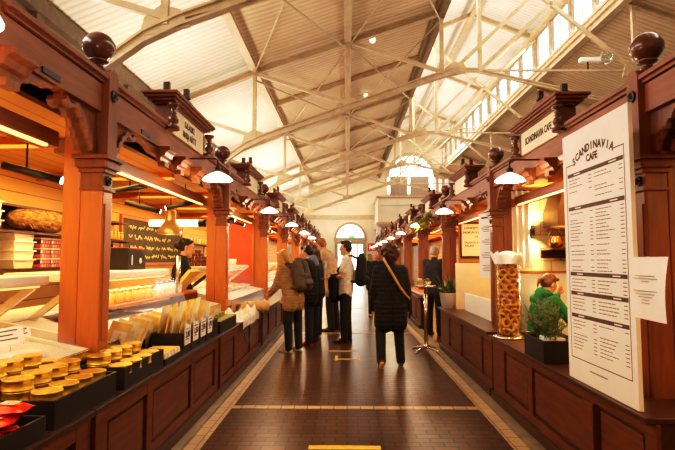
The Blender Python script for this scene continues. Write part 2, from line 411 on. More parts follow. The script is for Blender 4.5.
mb = MB(); mb.prism([(DX + 1.0 * math.cos(PI * i / 20), DZ + 1.0 * math.sin(PI * i / 20)) for i in range(21)], YB + .12, YB + .13, 'xz'); mb.build('fanlight_glass', M['pane'], dr)
# the arched window over the gallery
mb = MB()
for i in range(24):
    a, b = PI * i / 24, PI * (i + 1) / 24
    q = lambda r, t: (WX + r * math.cos(t), WZ1 + r * math.sin(t))
    mb.prism([q(1.62, a), q(1.85, a), q(1.85, b), q(1.62, b)], YB - .06, YB + .1, 'xz')
for k in range(-2, 3): mb.box(WX + k * .6 - .03, WX + k * .6 + .03, YB + .1, YB + .16, WZ0, WZ1 + math.sqrt(max(0, 1.7 ** 2 - (k * .6) ** 2)))
for z in (7.0, 7.5, 8.2): mb.box(WX - 1.6, WX + 1.6, YB + .1, YB + .16, z - .025, z + .025)
w = struct('window_1', mb, M['steel'])
mb = MB(); mb.prism([(WX - 1.7, WZ0)] + [(WX + 1.7, WZ0)] + [(WX + 1.7 * math.cos(PI * i / 20), WZ1 + 1.7 * math.sin(PI * i / 20)) for i in range(21)], YB + .17, YB + .18, 'xz'); mb.build('pane', M['pane'], w)

# clerestory walls (both sides of the nave) with window strips
WIN = 1.55; ZS, ZT = 8.30, 9.66; CPOST = mat('clerestory_posts', (.42, .34, .26), .6)
for sx, X, nm in ((1, 6.95, 'wall_nave_right'), (-1, 2.36, 'wall_nave_left')):
    mb = MB(); a, b = (X, X + .14) if sx > 0 else (X - .14, X)
    mb.box(a, b, YF, YB, 7.85, ZS); mb.box(a, b, YF, YB, ZT, 9.95)
    for k in range(27):
        y = -3.0 + k * WIN
        if y < YB: mb.box(a, b, y - .09, min(y + .09, YB), ZS, ZT)
    struct(nm, mb, CPOST)
wn = 2
proto = None
for k in range(27):
    y = -3.0 + k * WIN
    if y + WIN > YB + .1: break
    for X in (6.98, 2.25):
        if X < 3 and k % 1: continue
        if proto is None:
            mb = MB(); y0, y1 = .09, WIN - .09; 
            for yy in (y0, y1 - .025): mb.box(0, .06, yy, yy + .025, ZS, ZT)
            for z in (ZS, ZT - .03): mb.box(0, .06, y0, y1, z, z + .03)
            for i in (1,): mb.box(.02, .04, y0 + (y1 - y0) * i / 2 - .01, y0 + (y1 - y0) * i / 2 + .01, ZS, ZT)
            for i in (1, 2): mb.box(.02, .04, y0, y1, ZS + (ZT - ZS) * i / 3 - .008, ZS + (ZT - ZS) * i / 3 + .008)
            o = mb.build('window_%d' % wn, CPOST); tag(o, kind='structure'); o.location = (X, y, 0)
            MB().box(.025, .032, y0 + .01, y1 - .01, ZS + .01, ZT - .01).build('pane', M['pane'], o); proto = o
        else:
            o = dup(proto, (X, y, 0)); o.name = 'window_%d' % wn
        wn += 1
# girders running the length of the hall
mb = MB(); mb.box(2.22, 2.5, YF, YB, 7.62, 7.84); mb.box(2.30, 2.42, YF, YB, 7.45, 7.62); struct('trim_13', mb, mat('girder_dark', (.25, .17, .10), .6))
mb = MB(); mb.box(6.80, 6.95, YF, YB, 8.20, 8.28); mb.box(6.84, 6.90, YF, YB, 7.80, 8.20); mb.box(6.76, 6.84, YF, YB, 8.00, 8.06); mb.box(6.70, 6.92, YF, YB, 7.72, 7.79); struct('trim_14', mb, M['steel'])
mb = MB(); mb.box(6.8, 6.95, YF, YB, 9.62, 9.8); struct('trim_15', mb, M['steel'])

# ------------------------------------------------------------------ roof trusses every 6.2 m
def truss(y):
    t = thing('roof_truss', 'x', 'roof truss', (0, y, 0))
    S = M['steel']
    def part(nm, segs, w, h=None):
        mb = MB()
        for p, q in segs: mb.bar((p[0], 0, p[1]), (q[0], 0, q[1]), w, h)
        return mb.build(nm, S, t)
    # gently arched lower chord, built as a double flange with a web
    def chord(nm, pts, wd=.13, dp=.07):
        mb = MB()
        for (p, q) in zip(pts, pts[1:]):
            a, b = Vector((p[0], 0, p[1])), Vector((q[0], 0, q[1]))
            mb.bar(a + Vector((0, 0, dp)), b + Vector((0, 0, dp)), wd, .03); mb.bar(a - Vector((0, 0, dp)), b - Vector((0, 0, dp)), wd, .03)
            mb.bar(a, b, .03, dp * 2)
        return mb.build(nm, S, t)
    c = chord('lower_chord', [(-4.6, 3.0), (-3.6, 3.55), (-2.97, 3.95), (-2.55, 4.25), (-2.1, 4.46), (0.03, 5.22), (1.5, 5.74), (2.45, 6.06), (2.75, 6.15)])
    chord('right_chord', [(2.75, 6.15), (3.2, 6.14), (5.2, 5.66), (7.6, 5.0), (9, 4.55)], .08, .035)
    for x, z in ((-2.29, 4.40), (.03, 5.22), (2.7, 6.1), (7.1, 6.1)):
        MB().prism([(x - .32, z - .15), (x + .32, z - .02), (x + .2, z + .2), (x - .05, z + .26), (x - .26, z + .1)], -.025, .025, 'xz').build('gusset_plate', S, t)
    chord('rafter', [(-4.6, 5.2), (-2.29, 6.13), (2.4, 7.66)], .14)
    chord('rafter', [(6.95, 7.85), (13.9, 5.2)], .14)
    chord('rafter', [(2.36, 9.68), (4.68, 10.62), (7.0, 9.68)], .12)
    for x, z0, z1 in ((-2.29, 4.4, 6.1), (.03, 5.25, 6.9), (2.36, 6.05, 9.7), (7.1, 6.1, 9.7), (3.3, 6.1, 10.0)):
        part('post', [((x, z0), (x, z1))], .09, .09)
    for s in ([((-2.29, 6.1), (.03, 5.3))], [((.03, 6.9), (2.36, 6.1))], [((-4.5, 5.2), (-2.29, 4.5))],
              [((2.6, 6.1), (6.7, 10.0))], [((3.3, 6.15), (7.0, 9.6))], [((7.1, 6.1), (2.6, 9.9))]):
        part('brace', s, .085, .085)
    part('tie_rod', [((2.9, 6.14), (7.1, 6.1))], .045)
    part('tie_rod', [((7.1, 6.1), (13.8, 5.1))], .04)
    part('tie_rod', [((-2.29, 4.42), (.03, 5.0))], .03)
    return t
t0 = truss(6.2); t0['label'] = 'first cream steel roof truss from the front, high over the nearest stalls'; t0['group'] = 'cream steel roof trusses'
for k in range(2, 6):
    dup(t0, (0, 6.2 * k, 0), label='%s cream steel roof truss from the front, spanning the aisle overhead' % ORD[k - 1])
# purlins
for x, z, lb in ((-2.29, 6.24, 'cream steel purlin under the edge between pale and tan ceiling boards'), (.03, 6.98, 'cream steel purlin down the middle of the tan ceiling'),
                 (4.68, 10.66, 'cream steel ridge purlin under the white nave ceiling')):
    mb = MB(); mb.box(x - .055, x + .055, YF, YB, z - .12, z + .02); mb.box(x - .09, x + .09, YF, YB, z - .14, z - .12)
    tag(mb.build('roof_purlin', M['steel']), lb, 'roof beam', 'lengthwise roof purlins')
for k in range(5):
    y = 9.3 + 6.2 * k
    mb = MB(); mb.bar((-2.2, y, 6.27), (-.05, y, 6.98), .08, .14); mb.bar((.1, y, 7.02), (2.25, y, 7.72), .08, .14)
    tag(mb.build('secondary_rafter', M['steel']), '%s slim rafter from the front between two trusses under the tan ceiling' % ORD[k], 'roof beam', 'slim rafters between trusses')
for k in range(4):
    y = 6.2 + 6.2 * k
    t = thing('bracing_rods', '%s crossed pair of thin roof bracing rods from the front under tan ceiling' % ORD[k], 'roof bracing', (0, y, 0), 0, 'crossed roof bracing rods')
    MB().tube([(-2.29, .1, 5.95), (.03, 6.1, 6.65)], .022, 6).build('rod', M['steel'], t)
    MB().tube([(.03, .1, 6.75), (-2.29, 6.1, 6.05)], .022, 6).build('rod', M['steel'], t)
    MB().tube([(.1, .1, 6.8), (2.3, 6.1, 7.4)], .022, 6).build('rod', M['steel'], t)
    MB().tube([(2.3, .1, 7.4), (.1, 6.1, 6.8)], .022, 6).build('rod', M['steel'], t)
    MB().tube([(3.3, .1, 6.2), (6.9, 6.1, 8.0)], .022, 6).build('rod', M['steel'], t)
for y, lb in ((12.9, 'small white round lamp on tan ceiling nearer the front'), (17.4, 'small white round lamp on tan ceiling farther back')):
    t = thing('ceiling_lamp', lb, 'lamp', (.62, y, 0)); zc = 6.33 + (0.62 + 2.29) * .327
    MB().tube([(-.25, 0, zc - .12), (.0, 0, zc - .1)], .012).build('stem', M['steel'], t)
    MB().ball((.05, 0, zc - .13), .08).build('globe', M['lampw'], t)
# floodlights on the tie rod
t = thing('floodlight', 'grey twin floodlight fixed to roof tie rod above right stalls', 'lamp', (6.15, 12.4, 6.3))
MB().box(-.4, .1, -.07, .07, .02, .13, bev=.02).build('housing', M['white'], t)
MB().lathe([(.05, 0), (.14, .05), (.16, .22), (.13, .26)], (.25, 0, -.02)).build('reflector', M['glass'], t)
MB().tube([(-.2, 0, -.2), (-.2, 0, .03)], .02).build('bracket', M['black'], t)

# ------------------------------------------------------------------ gallery (mezzanine) at the far end
t = thing('gallery', 'cream gallery with balcony front and grey screens at far end of hall', 'gallery', (0, 0, 0))
GY = 32.6
mb = MB(); mb.box(2.0, 7.6, GY, 37.1, 3.7, 5.45); mb.box(2.0, 7.6, GY - .06, GY, 4.95, 5.4); mb.build('balcony_front', M['cream'], t)
mb = MB(); mb.box(1.9, 7.7, GY - .2, 37.1, 3.72, 3.85); mb.box(1.95, 7.7, GY - .12, 37.1, 3.6, 3.72); mb.box(1.9, 7.7, GY - .16, 37.1, 5.45, 5.55)
mb.build('cornice', mat('cornice_pinkish', (.62, .42, .28), .6), t)
for x in (2.05, 4.6, 7.2):
    MB().box(x - .14, x + .14, GY + .02, GY + .34, .0, 3.6, bev=.02).build('column', M['white'], t)
for x0, x1 in ((2.9, 4.05), (4.25, 5.5)):
    MB().box(x0, x1, 34.0, 34.12, 5.55, 7.05).build('screen', mat('grey_screen', (.26, .20, .155), .6), t)
for i in range(4): MB().box(5.75 + i * .42, 5.95 + i * .42, 34.0, 34.1, 5.55, 6.85).build('slat', M['white'], t)
t = thing('exit_sign', 'small green exit sign above the arched door', 'sign', (DX + .1, YB - .12, 3.05))
MB().box(-.22, .22, -.05, .02, 0, .2, bev=.01).build('case', mat('exit_green', (.02, .35, .12), .4, emit=(.05, .7, .25), estr=.8), t)
mb = MB(); mb.box(-.16, -.05, -.056, -.05, .05, .15); mb.bar((.0, -.053, .1), (.15, -.053, .1), .006, .03); mb.bar((.15, -.053, .1), (.09, -.053, .15), .006, .03); mb.bar((.15, -.053, .1), (.09, -.053, .05), .006, .03)
mb.build('pictogram', M['white'], t)
t = thing('fire_sign', 'red square sign with white mark on back wall right of the arched door', 'sign', (1.82, YB - .02, 2.1))
MB().box(-.3, .3, -.06, 0, 0, .56, bev=.01).build('plate', mat('sign_red', (.75, .03, .02), .4), t)
mb = MB(); mb.box(-.2, -.12, -.066, -.06, .1, .46); mb.bar((-.05, -.063, .14), (.2, -.063, .4), .006, .06); mb.box(0, .2, -.066, -.06, .1, .16); mb.build('pictogram', M['white'], t)
# yellow floor tape
tag(MB().box(-.30, .26, 4.02, 4.10, .0005, .002).build('floor_tape', M['tapey']), 'wide yellow tape strip on dark tiles nearest the camera', 'floor tape')
mb = MB(); mb.box(-.30, .17, 8.22, 8.29, .0005, .002); tag(mb.build('floor_tape', M['tapey']), 'long thin yellow tape line on the floor by feet of man in white T-shirt', 'floor tape')
mb = MB(); mb.box(-.16, .18, 7.56, 7.62, .0005, .002); mb.box(-.18, -.14, 7.5, 7.85, .0005, .002); mb.box(.15, .19, 7.5, 7.85, .0005, .002)
tag(mb.build('floor_tape', M['tapey']), 'bracket shaped yellow tape mark on floor before man in white T-shirt', 'floor tape')
# ------------------------------------------------------------------ stall rows
class Side: pass
L = Side(); L.X, L.Y0, L.d, L.s, L.n, L.rz, L.sg, L.nm = -1.78, 3.54, 3.64, 1.187, 9, 0.0, 1, 'left'
R = Side(); R.X, R.Y0, R.d, R.s, R.n, R.rz, R.sg, R.nm = 1.82, 3.05, 3.14, 1.0, 10, PI, -1, 'right'
def zf(S):
    return lambda z: 1.45 + (z - 1.45) * S.s
def sc_(S, pts, z): return [(a * S.s, z(b)) for a, b in pts]
ROS = [(.0, 0), (.034, 0), (.036, .006), (.028, .012), (.026, .007), (.012, .007), (.011, .016), (.004, .02), (1e-5, .02)]

def pillar(S, zbot):
    s = S.s; z = zf(S)
    t = thing('stall_pillar', 'x', 'pillar', (S.X, S.Y0, 0), S.rz)
    OW = M['orange'] if S is L else M['mahog']
    b = lambda x0, x1, y0, y1, z0, z1, bev=.0: (x0 * s, x1 * s, y0 * s, y1 * s, z0, z1)
    mb = MB(); mb.box(*b(-.05, .08, -.063, .063, zbot, z(1.86)), bev=.012); mb.box(*b(-.055, -.05, -.05, .05, zbot, z(1.97)))
    mb.box(*b(.08, .086, -.035, .035, zbot + .25, z(1.78))); mb.build('shaft', OW, t)
    MB().box(*b(-.16, -.056, -.055, .055, zbot, z(2.3)), bev=.008).build('back_board', OW, t)
    mb = MB(); mb.box(*b(-.055, .092, -.075, .075, z(1.855), z(1.872)), bev=.005); mb.box(*b(-.05, .078, -.06, .06, z(1.872), z(1.96)))
    mb.box(*b(-.06, .095, -.08, .08, z(1.96), z(1.985)), bev=.006); mb.box(*b(-.075, .115, -.1, .1, z(1.985), z(2.035)), bev=.015); mb.box(*b(-.085, .13, -.115, .115, z(2.035), z(2.06)), bev=.006)
    mb.build('capital', M['mahog'], t)
    Rm = lambda x, zz: Matrix.Translation((x * s, 0, zz)) @ RY(PI / 2) @ Matrix.Diagonal((s, s, s, 1))
    MB().lathe(ROS, seg=18, M=Rm(.078, z(1.917)) @ Matrix.Diagonal((.85, .85, 1, 1))).build('rosette', M['black'], t)
    pr = [(-.058, 2.06), (.058, 2.06), (.058, 2.545)] + [(.058 * math.cos(PI * i / 8), 2.545 + .045 * math.sin(PI * i / 8)) for i in range(1, 8)] + [(-.058, 2.545)]
    MB().prism(sc_(S, pr, z), .0 * s, .098 * s, 'yz').build('upper_post', M['mahog'], t)
    MB().lathe(ROS, seg=18, M=Rm(.098, z(2.43)) @ Matrix.Diagonal((1.05, 1.05, 1.2, 1))).build('rosette', M['black'], t)
    k = s
    pk = [(.062, 2.56), (.062, 2.585), (.045, 2.595), (.03, 2.615), (.028, 2.628), (.055, 2.642), (.058, 2.65), (.045, 2.657)]
    n = 16
    for i in range(1, n + 1):
        a = PI * i / n; r = .092 * math.sin(a); zz = 2.735 - .09 * math.cos(a)
        if zz > 2.655:
            if abs(zz - 2.752) < .009 or abs(zz - 2.718) < .009: r *= 1.045
            pk.append((max(1e-5, r), zz))
    MB().lathe([(r * k, z(q)) for r, q in pk], (.0, 0, 0), 22).build('knob', M['turned'], t)
    for sg in (-1, 1):
        up = [(.056, 2.315), (.42, 2.315), (.435, 2.275), (.415, 2.25), (.38, 2.245), (.355, 2.262), (.32, 2.268), (.295, 2.245), (.285, 2.222), (.262, 2.228), (.242, 2.205), (.238, 2.178), (.216, 2.182), (.198, 2.155), (.196, 2.128), (.176, 2.13), (.158, 2.1), (.15, 2.07), (.12, 2.06), (.056, 2.06)]
        mb = MB(); mb.prism([(sg * a, b_) for a, b_ in sc_(S, up, z)], -.02 * s, .03 * s, 'yz')
        lo = up[2:18]; q = [(a, b_) for a, b_ in lo] + [(a - .016, b_ + .03) for a, b_ in lo[::-1]]
        for i in range(len(lo) - 1):
            mb.prism([(sg * a, b_) for a, b_ in sc_(S, [lo[i], lo[i + 1], (lo[i + 1][0] - .016, lo[i + 1][1] + .028), (lo[i][0] - .016, lo[i][1] + .028)], z)], -.05 * s, .055 * s, 'yz')
        mb.build('bracket', M['mahog'], t)
    if S is R:
        mb = MB(); mb.box(-.13, .10, -.1, .1, 0, .12, bev=.01); mb.box(-.11, .085, -.08, .08, .12, .3, bev=.01); mb.build('plinth', M['mahogd'], t)
    return t

def beam(S):
    s = S.s; z = zf(S); h = S.d / 2
    t = thing('fascia_beam', 'x', 'beam', (S.X, S.Y0 + h, 0), S.rz)
    e = h - .058 * s - .004
    mb = MB(); mb.box(-.02 * s, .06 * s, -e, e, z(2.318), z(2.484)); mb.box(-.02 * s, .06 * s, -.6 * s, .6 * s, z(2.484), z(2.535)); mb.build('fascia_board', M['mahogy'], t)
    for a, b in ((-e, -.60 * s), (.60 * s, e)):
        mb = MB(); mb.box(-.04 * s, .075 * s, a, b, z(2.492), z(2.515)); mb.box(-.04 * s, .095 * s, a, b, z(2.515), z(2.54)); mb.build('top_moulding', M['mahogy'], t)
    # ogee apron hung under the board in the middle of the bay
    w = (h / s - .50)
    pr = [(-w, 2.316), (-w + .06, 2.29), (-w + .16, 2.285), (-w + .24, 2.25), (-.30, 2.245), (-.24, 2.215), (-.16, 2.235), (.16, 2.235), (.24, 2.215), (.30, 2.245), (w - .24, 2.25), (w - .16, 2.285), (w - .06, 2.29), (w, 2.316)]
    MB().prism(sc_(S, pr, z), .0, .045 * s, 'yz').build('apron', M['mahogy'], t)
    for yy in (-.62, -.24, .24, .62):
        cp = [(.046, 2.316), (.15, 2.316), (.155, 2.29), (.125, 2.275), (.11, 2.245), (.085, 2.235), (.075, 2.205), (.046, 2.195)]
        mb = MB(); mb.prism(sc_(S, cp, z), (yy - .085) * s, (yy + .085) * s, 'xz'); mb.box(.047 * s, .1 * s, (yy - .045) * s, (yy + .045) * s, z(2.17), z(2.205)); mb.build('corbel', M['mahog'], t)
    for yy in (-.95, .95):
        if abs(yy) * s < e - .1: MB().box(.06 * s, .068 * s, yy * s - .09, yy * s + .09, z(2.335), z(2.365), bev=.003).build('slot_vent', M['black'], t)
    mb = MB(); mb.box(-.30 * s, -.18 * s, -h + .08, h - .08, z(2.10), z(2.2), bev=.02); mb.build('shutter_box', M['mahogy'], t)
    MB().box(-.19 * s, -.165 * s, -h + .25, h - .25, z(2.082), z(2.098)).build('light_strip', M['tubew'], t)
    # crest with sign board
    return t

def crest(S, lines=None):
    s = S.s; z = zf(S)
    t = thing('sign_crest', 'x', 'sign', (S.X, S.Y0 + S.d / 2, 0), S.rz)
    MB().box(.062 * s, .08 * s, -.43 * s, .43 * s, z(2.485), z(2.70)).build("sign_board", M['creamsign'], t)
    mb = MB(); mb.box(-.06 * s, .08 * s, -.47 * s, -.432 * s, z(2.542), z(2.70)); mb.box(-.06 * s, .08 * s, .432 * s, .47 * s, z(2.542), z(2.70)); mb.box(-.06 * s, .06, -.43 * s, .43 * s, z(2.542), z(2.70)); mb.build('back_frame', M['mahog'], t)
    steps = [(.45, .095, 2.70, 2.715), (.50, .105, 2.715, 2.73), (.54, .125, 2.73, 2.752), (.575, .145, 2.752, 2.772), (.60, .16, 2.772, 2.795)]
    mb = MB()
    for hy, hx, a, b in steps: mb.box(-(hx - .03) * s, hx * s, -hy * s, hy * s, z(a), z(b), bev=.007)
    mb.build('cornice', M['mahogy'], t)
    bal = [(.05, 2.485), (.05, 2.515), (.026, 2.525), (.04, 2.55), (.045, 2.57), (.03, 2.595), (.02, 2.61), (.034, 2.617), (.02, 2.625), (.03, 2.65), (.022, 2.665), (.045, 2.675), (.05, 2.70)]
    for yy in (-.53, .53):
        MB().lathe([(r * s, z(q)) for r, q in bal], (.112 * s, yy * s, 0), 14).build('baluster', M['turned'], t)
    gb = [(-.36, 2.797)] + [(-.36 + .24 * i / 6, 2.797 + .11 * (1 - math.cos(PI * i / 6)) / 2) for i in range(1, 7)] + [(.12 + .24 * i / 6, 2.797 + .11 * (1 + math.cos(PI * i / 6)) / 2) for i in range(0, 7)]
    MB().prism(sc_(S, gb, z), .02 * s, .055 * s, 'yz').build('gable', M['mahogy'], t)
    for yy, zz in ((-.5, 2.797), (-.0, 2.907), (.5, 2.797)):
        mb = MB(); mb.box(.02 * s, .07 * s, (yy - .022) * s, (yy + .022) * s, z(zz), z(zz + .09), bev=.008); mb.box(.012 * s, .078 * s, (yy - .03) * s, (yy + .03) * s, z(zz), z(zz + .02)); mb.build('peg', M['mahogd'], t)
    if lines:
        mb = MB()
        for txt, zz, sz in lines:
            mb.text(txt, Matrix.Translation((.081 * s, 0, z(zz))) @ RZ(PI / 2) @ RX(PI / 2) @ Matrix.Diagonal((.76, 1, 1, 1)), sz, .001, bold=.0025)
        mb.build('lettering', M['ink'], t)
    return t

def pendant(S):
    s = S.s; z = zf(S); zl = z(2.17)
    t = thing('pendant_lamp', 'x', 'lamp', (S.X, S.Y0 + S.d / 2, 0), S.rz)
    x = .34 * s
    MB().tube([(.065 * s, 0, z(2.36)), (x - .03, 0, z(2.36)), (x, 0, z(2.345)), (x, 0, z(2.27))], .008, 8).build('arm', M['black'], t)
    MB().lathe([(.016, z(2.24)), (.03, z(2.245)), (.03, z(2.275)), (.012, z(2.29)), (.0001, z(2.29))], (x, 0, 0), 14).build('socket', M['black'], t)
    pr = [(.135, 2.165), (.128, 2.18), (.10, 2.202), (.065, 2.222), (.03, 2.236), (.018, 2.245)]
    pr = [(r * s, z(q)) for r, q in pr]
    pr = pr + [(r - .003, q - .003) for r, q in pr[::-1]]
    MB().lathe(pr, (x, 0, 0), 24, cap=False).build('shade', M['lampw'], t)
    MB().ball((x, 0, z(2.205)), .03 * s).build('bulb', M['bulb'], t)
    return t, (x, zl)

def cabin(S, depth):
    s = S.s; z = zf(S); h = S.d / 2
    t = thing('stall_shell', 'x', 'market stall', (S.X, S.Y0 + h, 0), S.rz)
    MB().box(-depth, -depth + .05, -h, h, 0, z(2.36)).build('back_wall', M['plank'], t)
    MB().box(-depth, -.31 * s, -h, h, z(2.36), z(2.39)).build('ceiling_boards', M['plankc'], t)
    MB().box(-depth, -.045 * s, -h, h, z(2.50), z(2.53)).build('roof', M['mahogd'], t)
    for yy in (-h * .5, h * .5): MB().box(-depth + .06, -.33 * s, yy - .05, yy + .05, z(2.28), z(2.358)).build('joist', M['orange'], t)
    return t

def counter_left(y):
    t = thing('stall_counter', 'x', 'counter', (-1.36, y, 0))
    l = 2.7
    MB().box(-.63, .02, 0.002, l - .002, .62, .652, bev=.006).build('worktop', M['mahogd'], t)
    MB().box(-.60, -.025, 0.01, l - .01, .0, .619).build('carcass', M['mahogd'], t)
    mb = MB()
    for a, b in ((0.0, .12), (.12, .18), (.76, .86), (1.74, 1.84), (2.54, 2.58)): mb.box(-.024, .0 + (.02 if b - a > .11 and a == 0 else 0), a + .002, b, .1, .619)
    mb.box(-.024, -.002, .12, 2.69, .54, .619); mb.box(-.024, -.002, .12, 2.69, .1, .17); mb.box(-.024, -.002, 2.58, 2.69, .1, .6)
    mb.build('front_frame', M['panel'], t)
    for a, b in ((.19, .75), (.87, 1.73), (1.85, 2.53)):
        MB().box(-.024, -.010, a + .03, b - .03, .2, .51, bev=.006).build('front_panel', M['panel'], t)
    MB().box(-.03, .03, .0, l, .0, .1, bev=.008).build('plinth', M['mahogd'], t)
    return t

def counter_right(y0, y1, panels, label, ztop=.665):
    l = y1 - y0; g = 1.53
    t = thing('stall_counter', label, 'counter', (g, y0, 0), 0, 'panelled stall counters, right row')
    MB().box(-.05, .42, 0, l, ztop - .03, ztop, bev=.006).build('worktop', M['mahogd'], t)
    MB().box(.025, .18, .01, l - .01, 0, ztop - .031).build('carcass', M['mahogd'], t)
    mb = MB(); zt = ztop - .031; mb.box(.0, .024, .0, l, zt - .07, zt); mb.box(.0, .024, 0, l, .1, .17); prev = 0
    for a, b in panels: mb.box(-.0 - (.02 if a - prev > .12 else 0), .024, prev, a, .17, zt - .07); prev = b
    mb.box(.0, .024, prev, l, .17, zt - .07); mb.build('front_frame', M['panel'], t)
    for a, b in panels: MB().box(.010, .024, a + .035, b - .035, .2, zt - .1, bev=.006).build('front_panel', M['panel'], t)
    MB().box(-.03, .03, 0, l, 0, .1, bev=.008).build('plinth', M['mahogd'], t)
    return t

NEAR = lambda k: ORD[k] if k < 12 else str(k + 1)
SIGN = {('left', 0): [('KALALIIKE', 2.632, .095), ('MARJA NÄTTI', 2.542, .095)], ('right', 0): [('SCANDINAVIA CAFE', 2.592, .092)]}
WARM = (1, .60, .22)
for S in (L, R):
    p0 = pillar(S, .653 if S is L else 0.0)
    b0 = beam(S); c0 = crest(S); l0, (lx, lz) = pendant(S); s0 = cabin(S, 2.15 if S is L else 2.3)
    rowname = '%s stall row' % S.nm
    for k in range(S.n):
        y = S.Y0 + k * S.d
        o = p0 if k == 0 else dup(p0, (S.X, y, 0))
        tag(o, ('nearest carved wooden pillar with turned knob, %s' % rowname) if k == 0 else '%s carved wooden pillar from the front in the %s' % (NEAR(k), rowname), None, 'carved pillars, %s' % rowname)
    used = dict(b=False, c=False, l=False, s=False)
    for k in range(-1, S.n - 1):
        yb = S.Y0 + (k + .5) * S.d
        which = 'nearest' if k == -1 else NEAR(k + 1)
        def place(key, proto, lab, grp):
            o = proto if not used[key] else dup(proto)
            used[key] = True; o.location = (S.X, yb, 0); o['label'] = lab; o['group'] = grp; return o
        where = 'partly cut off by the frame' if k == -1 else 'counting from the camera'
        place('b', b0, '%s carved fascia beam of the %s, %s' % (which, rowname, where), 'fascia beams, %s' % rowname)
        place('s', s0, '%s plank lined stall shell of the %s, %s' % (which, rowname, where), 'plank stalls, %s' % rowname)
        if k >= 0:
            if (S.nm, k) not in SIGN and S is R and k == 1: pass
            if (S.nm, k) in SIGN:
                cr = crest(S, SIGN[(S.nm, k)]); cr.location = (S.X, yb, 0)
                tag(cr, 'wooden crest with %s lettering, nearest in the %s' % ('two line dark' if S is L else 'one line dark', rowname), None, 'sign crests, %s' % rowname)
            else:
                place('c', c0, '%s corniced sign crest on top of the %s' % (NEAR(k), rowname), 'sign crests, %s' % rowname)
        lo = place('l', l0, ('white glass pendant lamp cut by left edge of frame' if k == -1 and S is L else '%s white dish pendant lamp hanging from the %s' % (which, rowname)), 'dish pendant lamps, %s' % rowname)
        if k == -1 and S is L: lo.location = (S.X, 1.69, 0)
        if k == -1 and S is R: # out of the frame, nothing of it shows
            for ch in list(lo.children): bpy.data.objects.remove(ch)
            bpy.data.objects.remove(lo); used['l'] = False
            l0, _ = pendant(S)
            continue
        wx = S.X + S.sg * lx
        point('pendant_light', (wx, lo.location.y, lz - .12), 34 if S is L else 22, (1, .78, .55), .1)
for k in range(-1, 11):
    y = 2.76 + (k - 1) * 2.7
    o = counter_left(y) if k == -1 else dup(o0, (-1.36, y, 0))
    if k == -1: o0 = o
    tag(o, '%s dark panelled counter unit from the front in left stall row' % NEAR(k + 1), None, 'panelled stall counters, left row')
counter_right(2.62, 5.46, [(.10, .62), (.76, 1.71), (1.82, 2.46)], 'dark panelled cafe counter under the big white menu board')
counter_right(5.50, 8.45, [(.06, .42), (.52, 1.46), (1.56, 2.26)], 'dark panelled counter beyond the fried snack jar, ending at the potted plant', .69)
for k in range(3, 10):
    y = R.Y0 + k * R.d
    counter_right(y - R.d + .12 if k > 3 else 10.75, y - .12, [(.1, 1.3), (1.45, 2.5)] if k > 3 else [(.1, .75), (.85, 1.6)], '%s panelled counter of right row, beyond the staff passage' % NEAR(k - 3))
# warm stall lighting under each stall ceiling
for k in range(-1, 7):
    yb = L.Y0 + (k + .5) * L.d
    area('stall_light', (-2.75, yb, 2.47), (0, 0, 0), 1.2, 2.6, 85 if k < 3 else 60, WARM)
for k in range(-1, 7):
    yb = R.Y0 + (k + .5) * R.d
    area('stall_light', (2.9, yb, 2.32), (0, 0, 0), 1.0, 2.2, 58, WARM)
# ------------------------------------------------------------------ goods on the left counters
ZT_L = .653
def open_box(name, label, cat, x0, x1, y0, y1, z0, z1, m, inner=None, group=None, th=.012):
    """Open-topped tray: base, four sides and a rim."""
    t = thing(name, label, cat, ((x0 + x1) / 2, (y0 + y1) / 2, z0), 0, group)
    hx, hy, h = (x1 - x0) / 2, (y1 - y0) / 2, z1 - z0
    MB().box(-hx, hx, -hy, hy, 0, th).build('base', m, t)
    for a, b, c, d in ((hx - th, hx, -hy, hy), (-hx, -hx + th, -hy, hy)): MB().box(a, b, c, d, th, h, bev=.003).build('side', m, t)
    for a, b, c, d in ((-hx + th, hx - th, hy - th, hy), (-hx + th, hx - th, -hy, -hy + th)): MB().box(a, b, c, d, th, h, bev=.003).build('end', m, t)
    if inner: MB().box(-hx + th, hx - th, -hy + th, hy - th, th, inner - z0).build('false_bottom', m, t)
    return t
open_box('goods_tray', 'low black tray full of red packets at lower left', 'tray', -1.72, -1.37, 1.55, 2.35, ZT_L, .745, M['tray'], .69)
open_box('goods_tray', 'black wooden tray of stacked gold tins nearest the camera', 'tray', -1.835, -1.37, 2.42, 3.06, ZT_L, .79, M['tray'], .762)
open_box('goods_tray', 'black wooden tray of gold tins just past nearest pillar', 'tray', -1.665, -1.37, 3.17, 3.84, ZT_L, .79, M['tray'], .735)
open_box('goods_tray', 'low black tray holding short yellow rolls', 'tray', -1.62, -1.37, 3.88, 4.30, ZT_L, .70, M['tray'], .67)
open_box('goods_tray', 'black tray of green and gold flat tins by second pillar', 'tray', -1.72, -1.37, 5.55, 6.35, ZT_L, .78, M['tray'], .74)

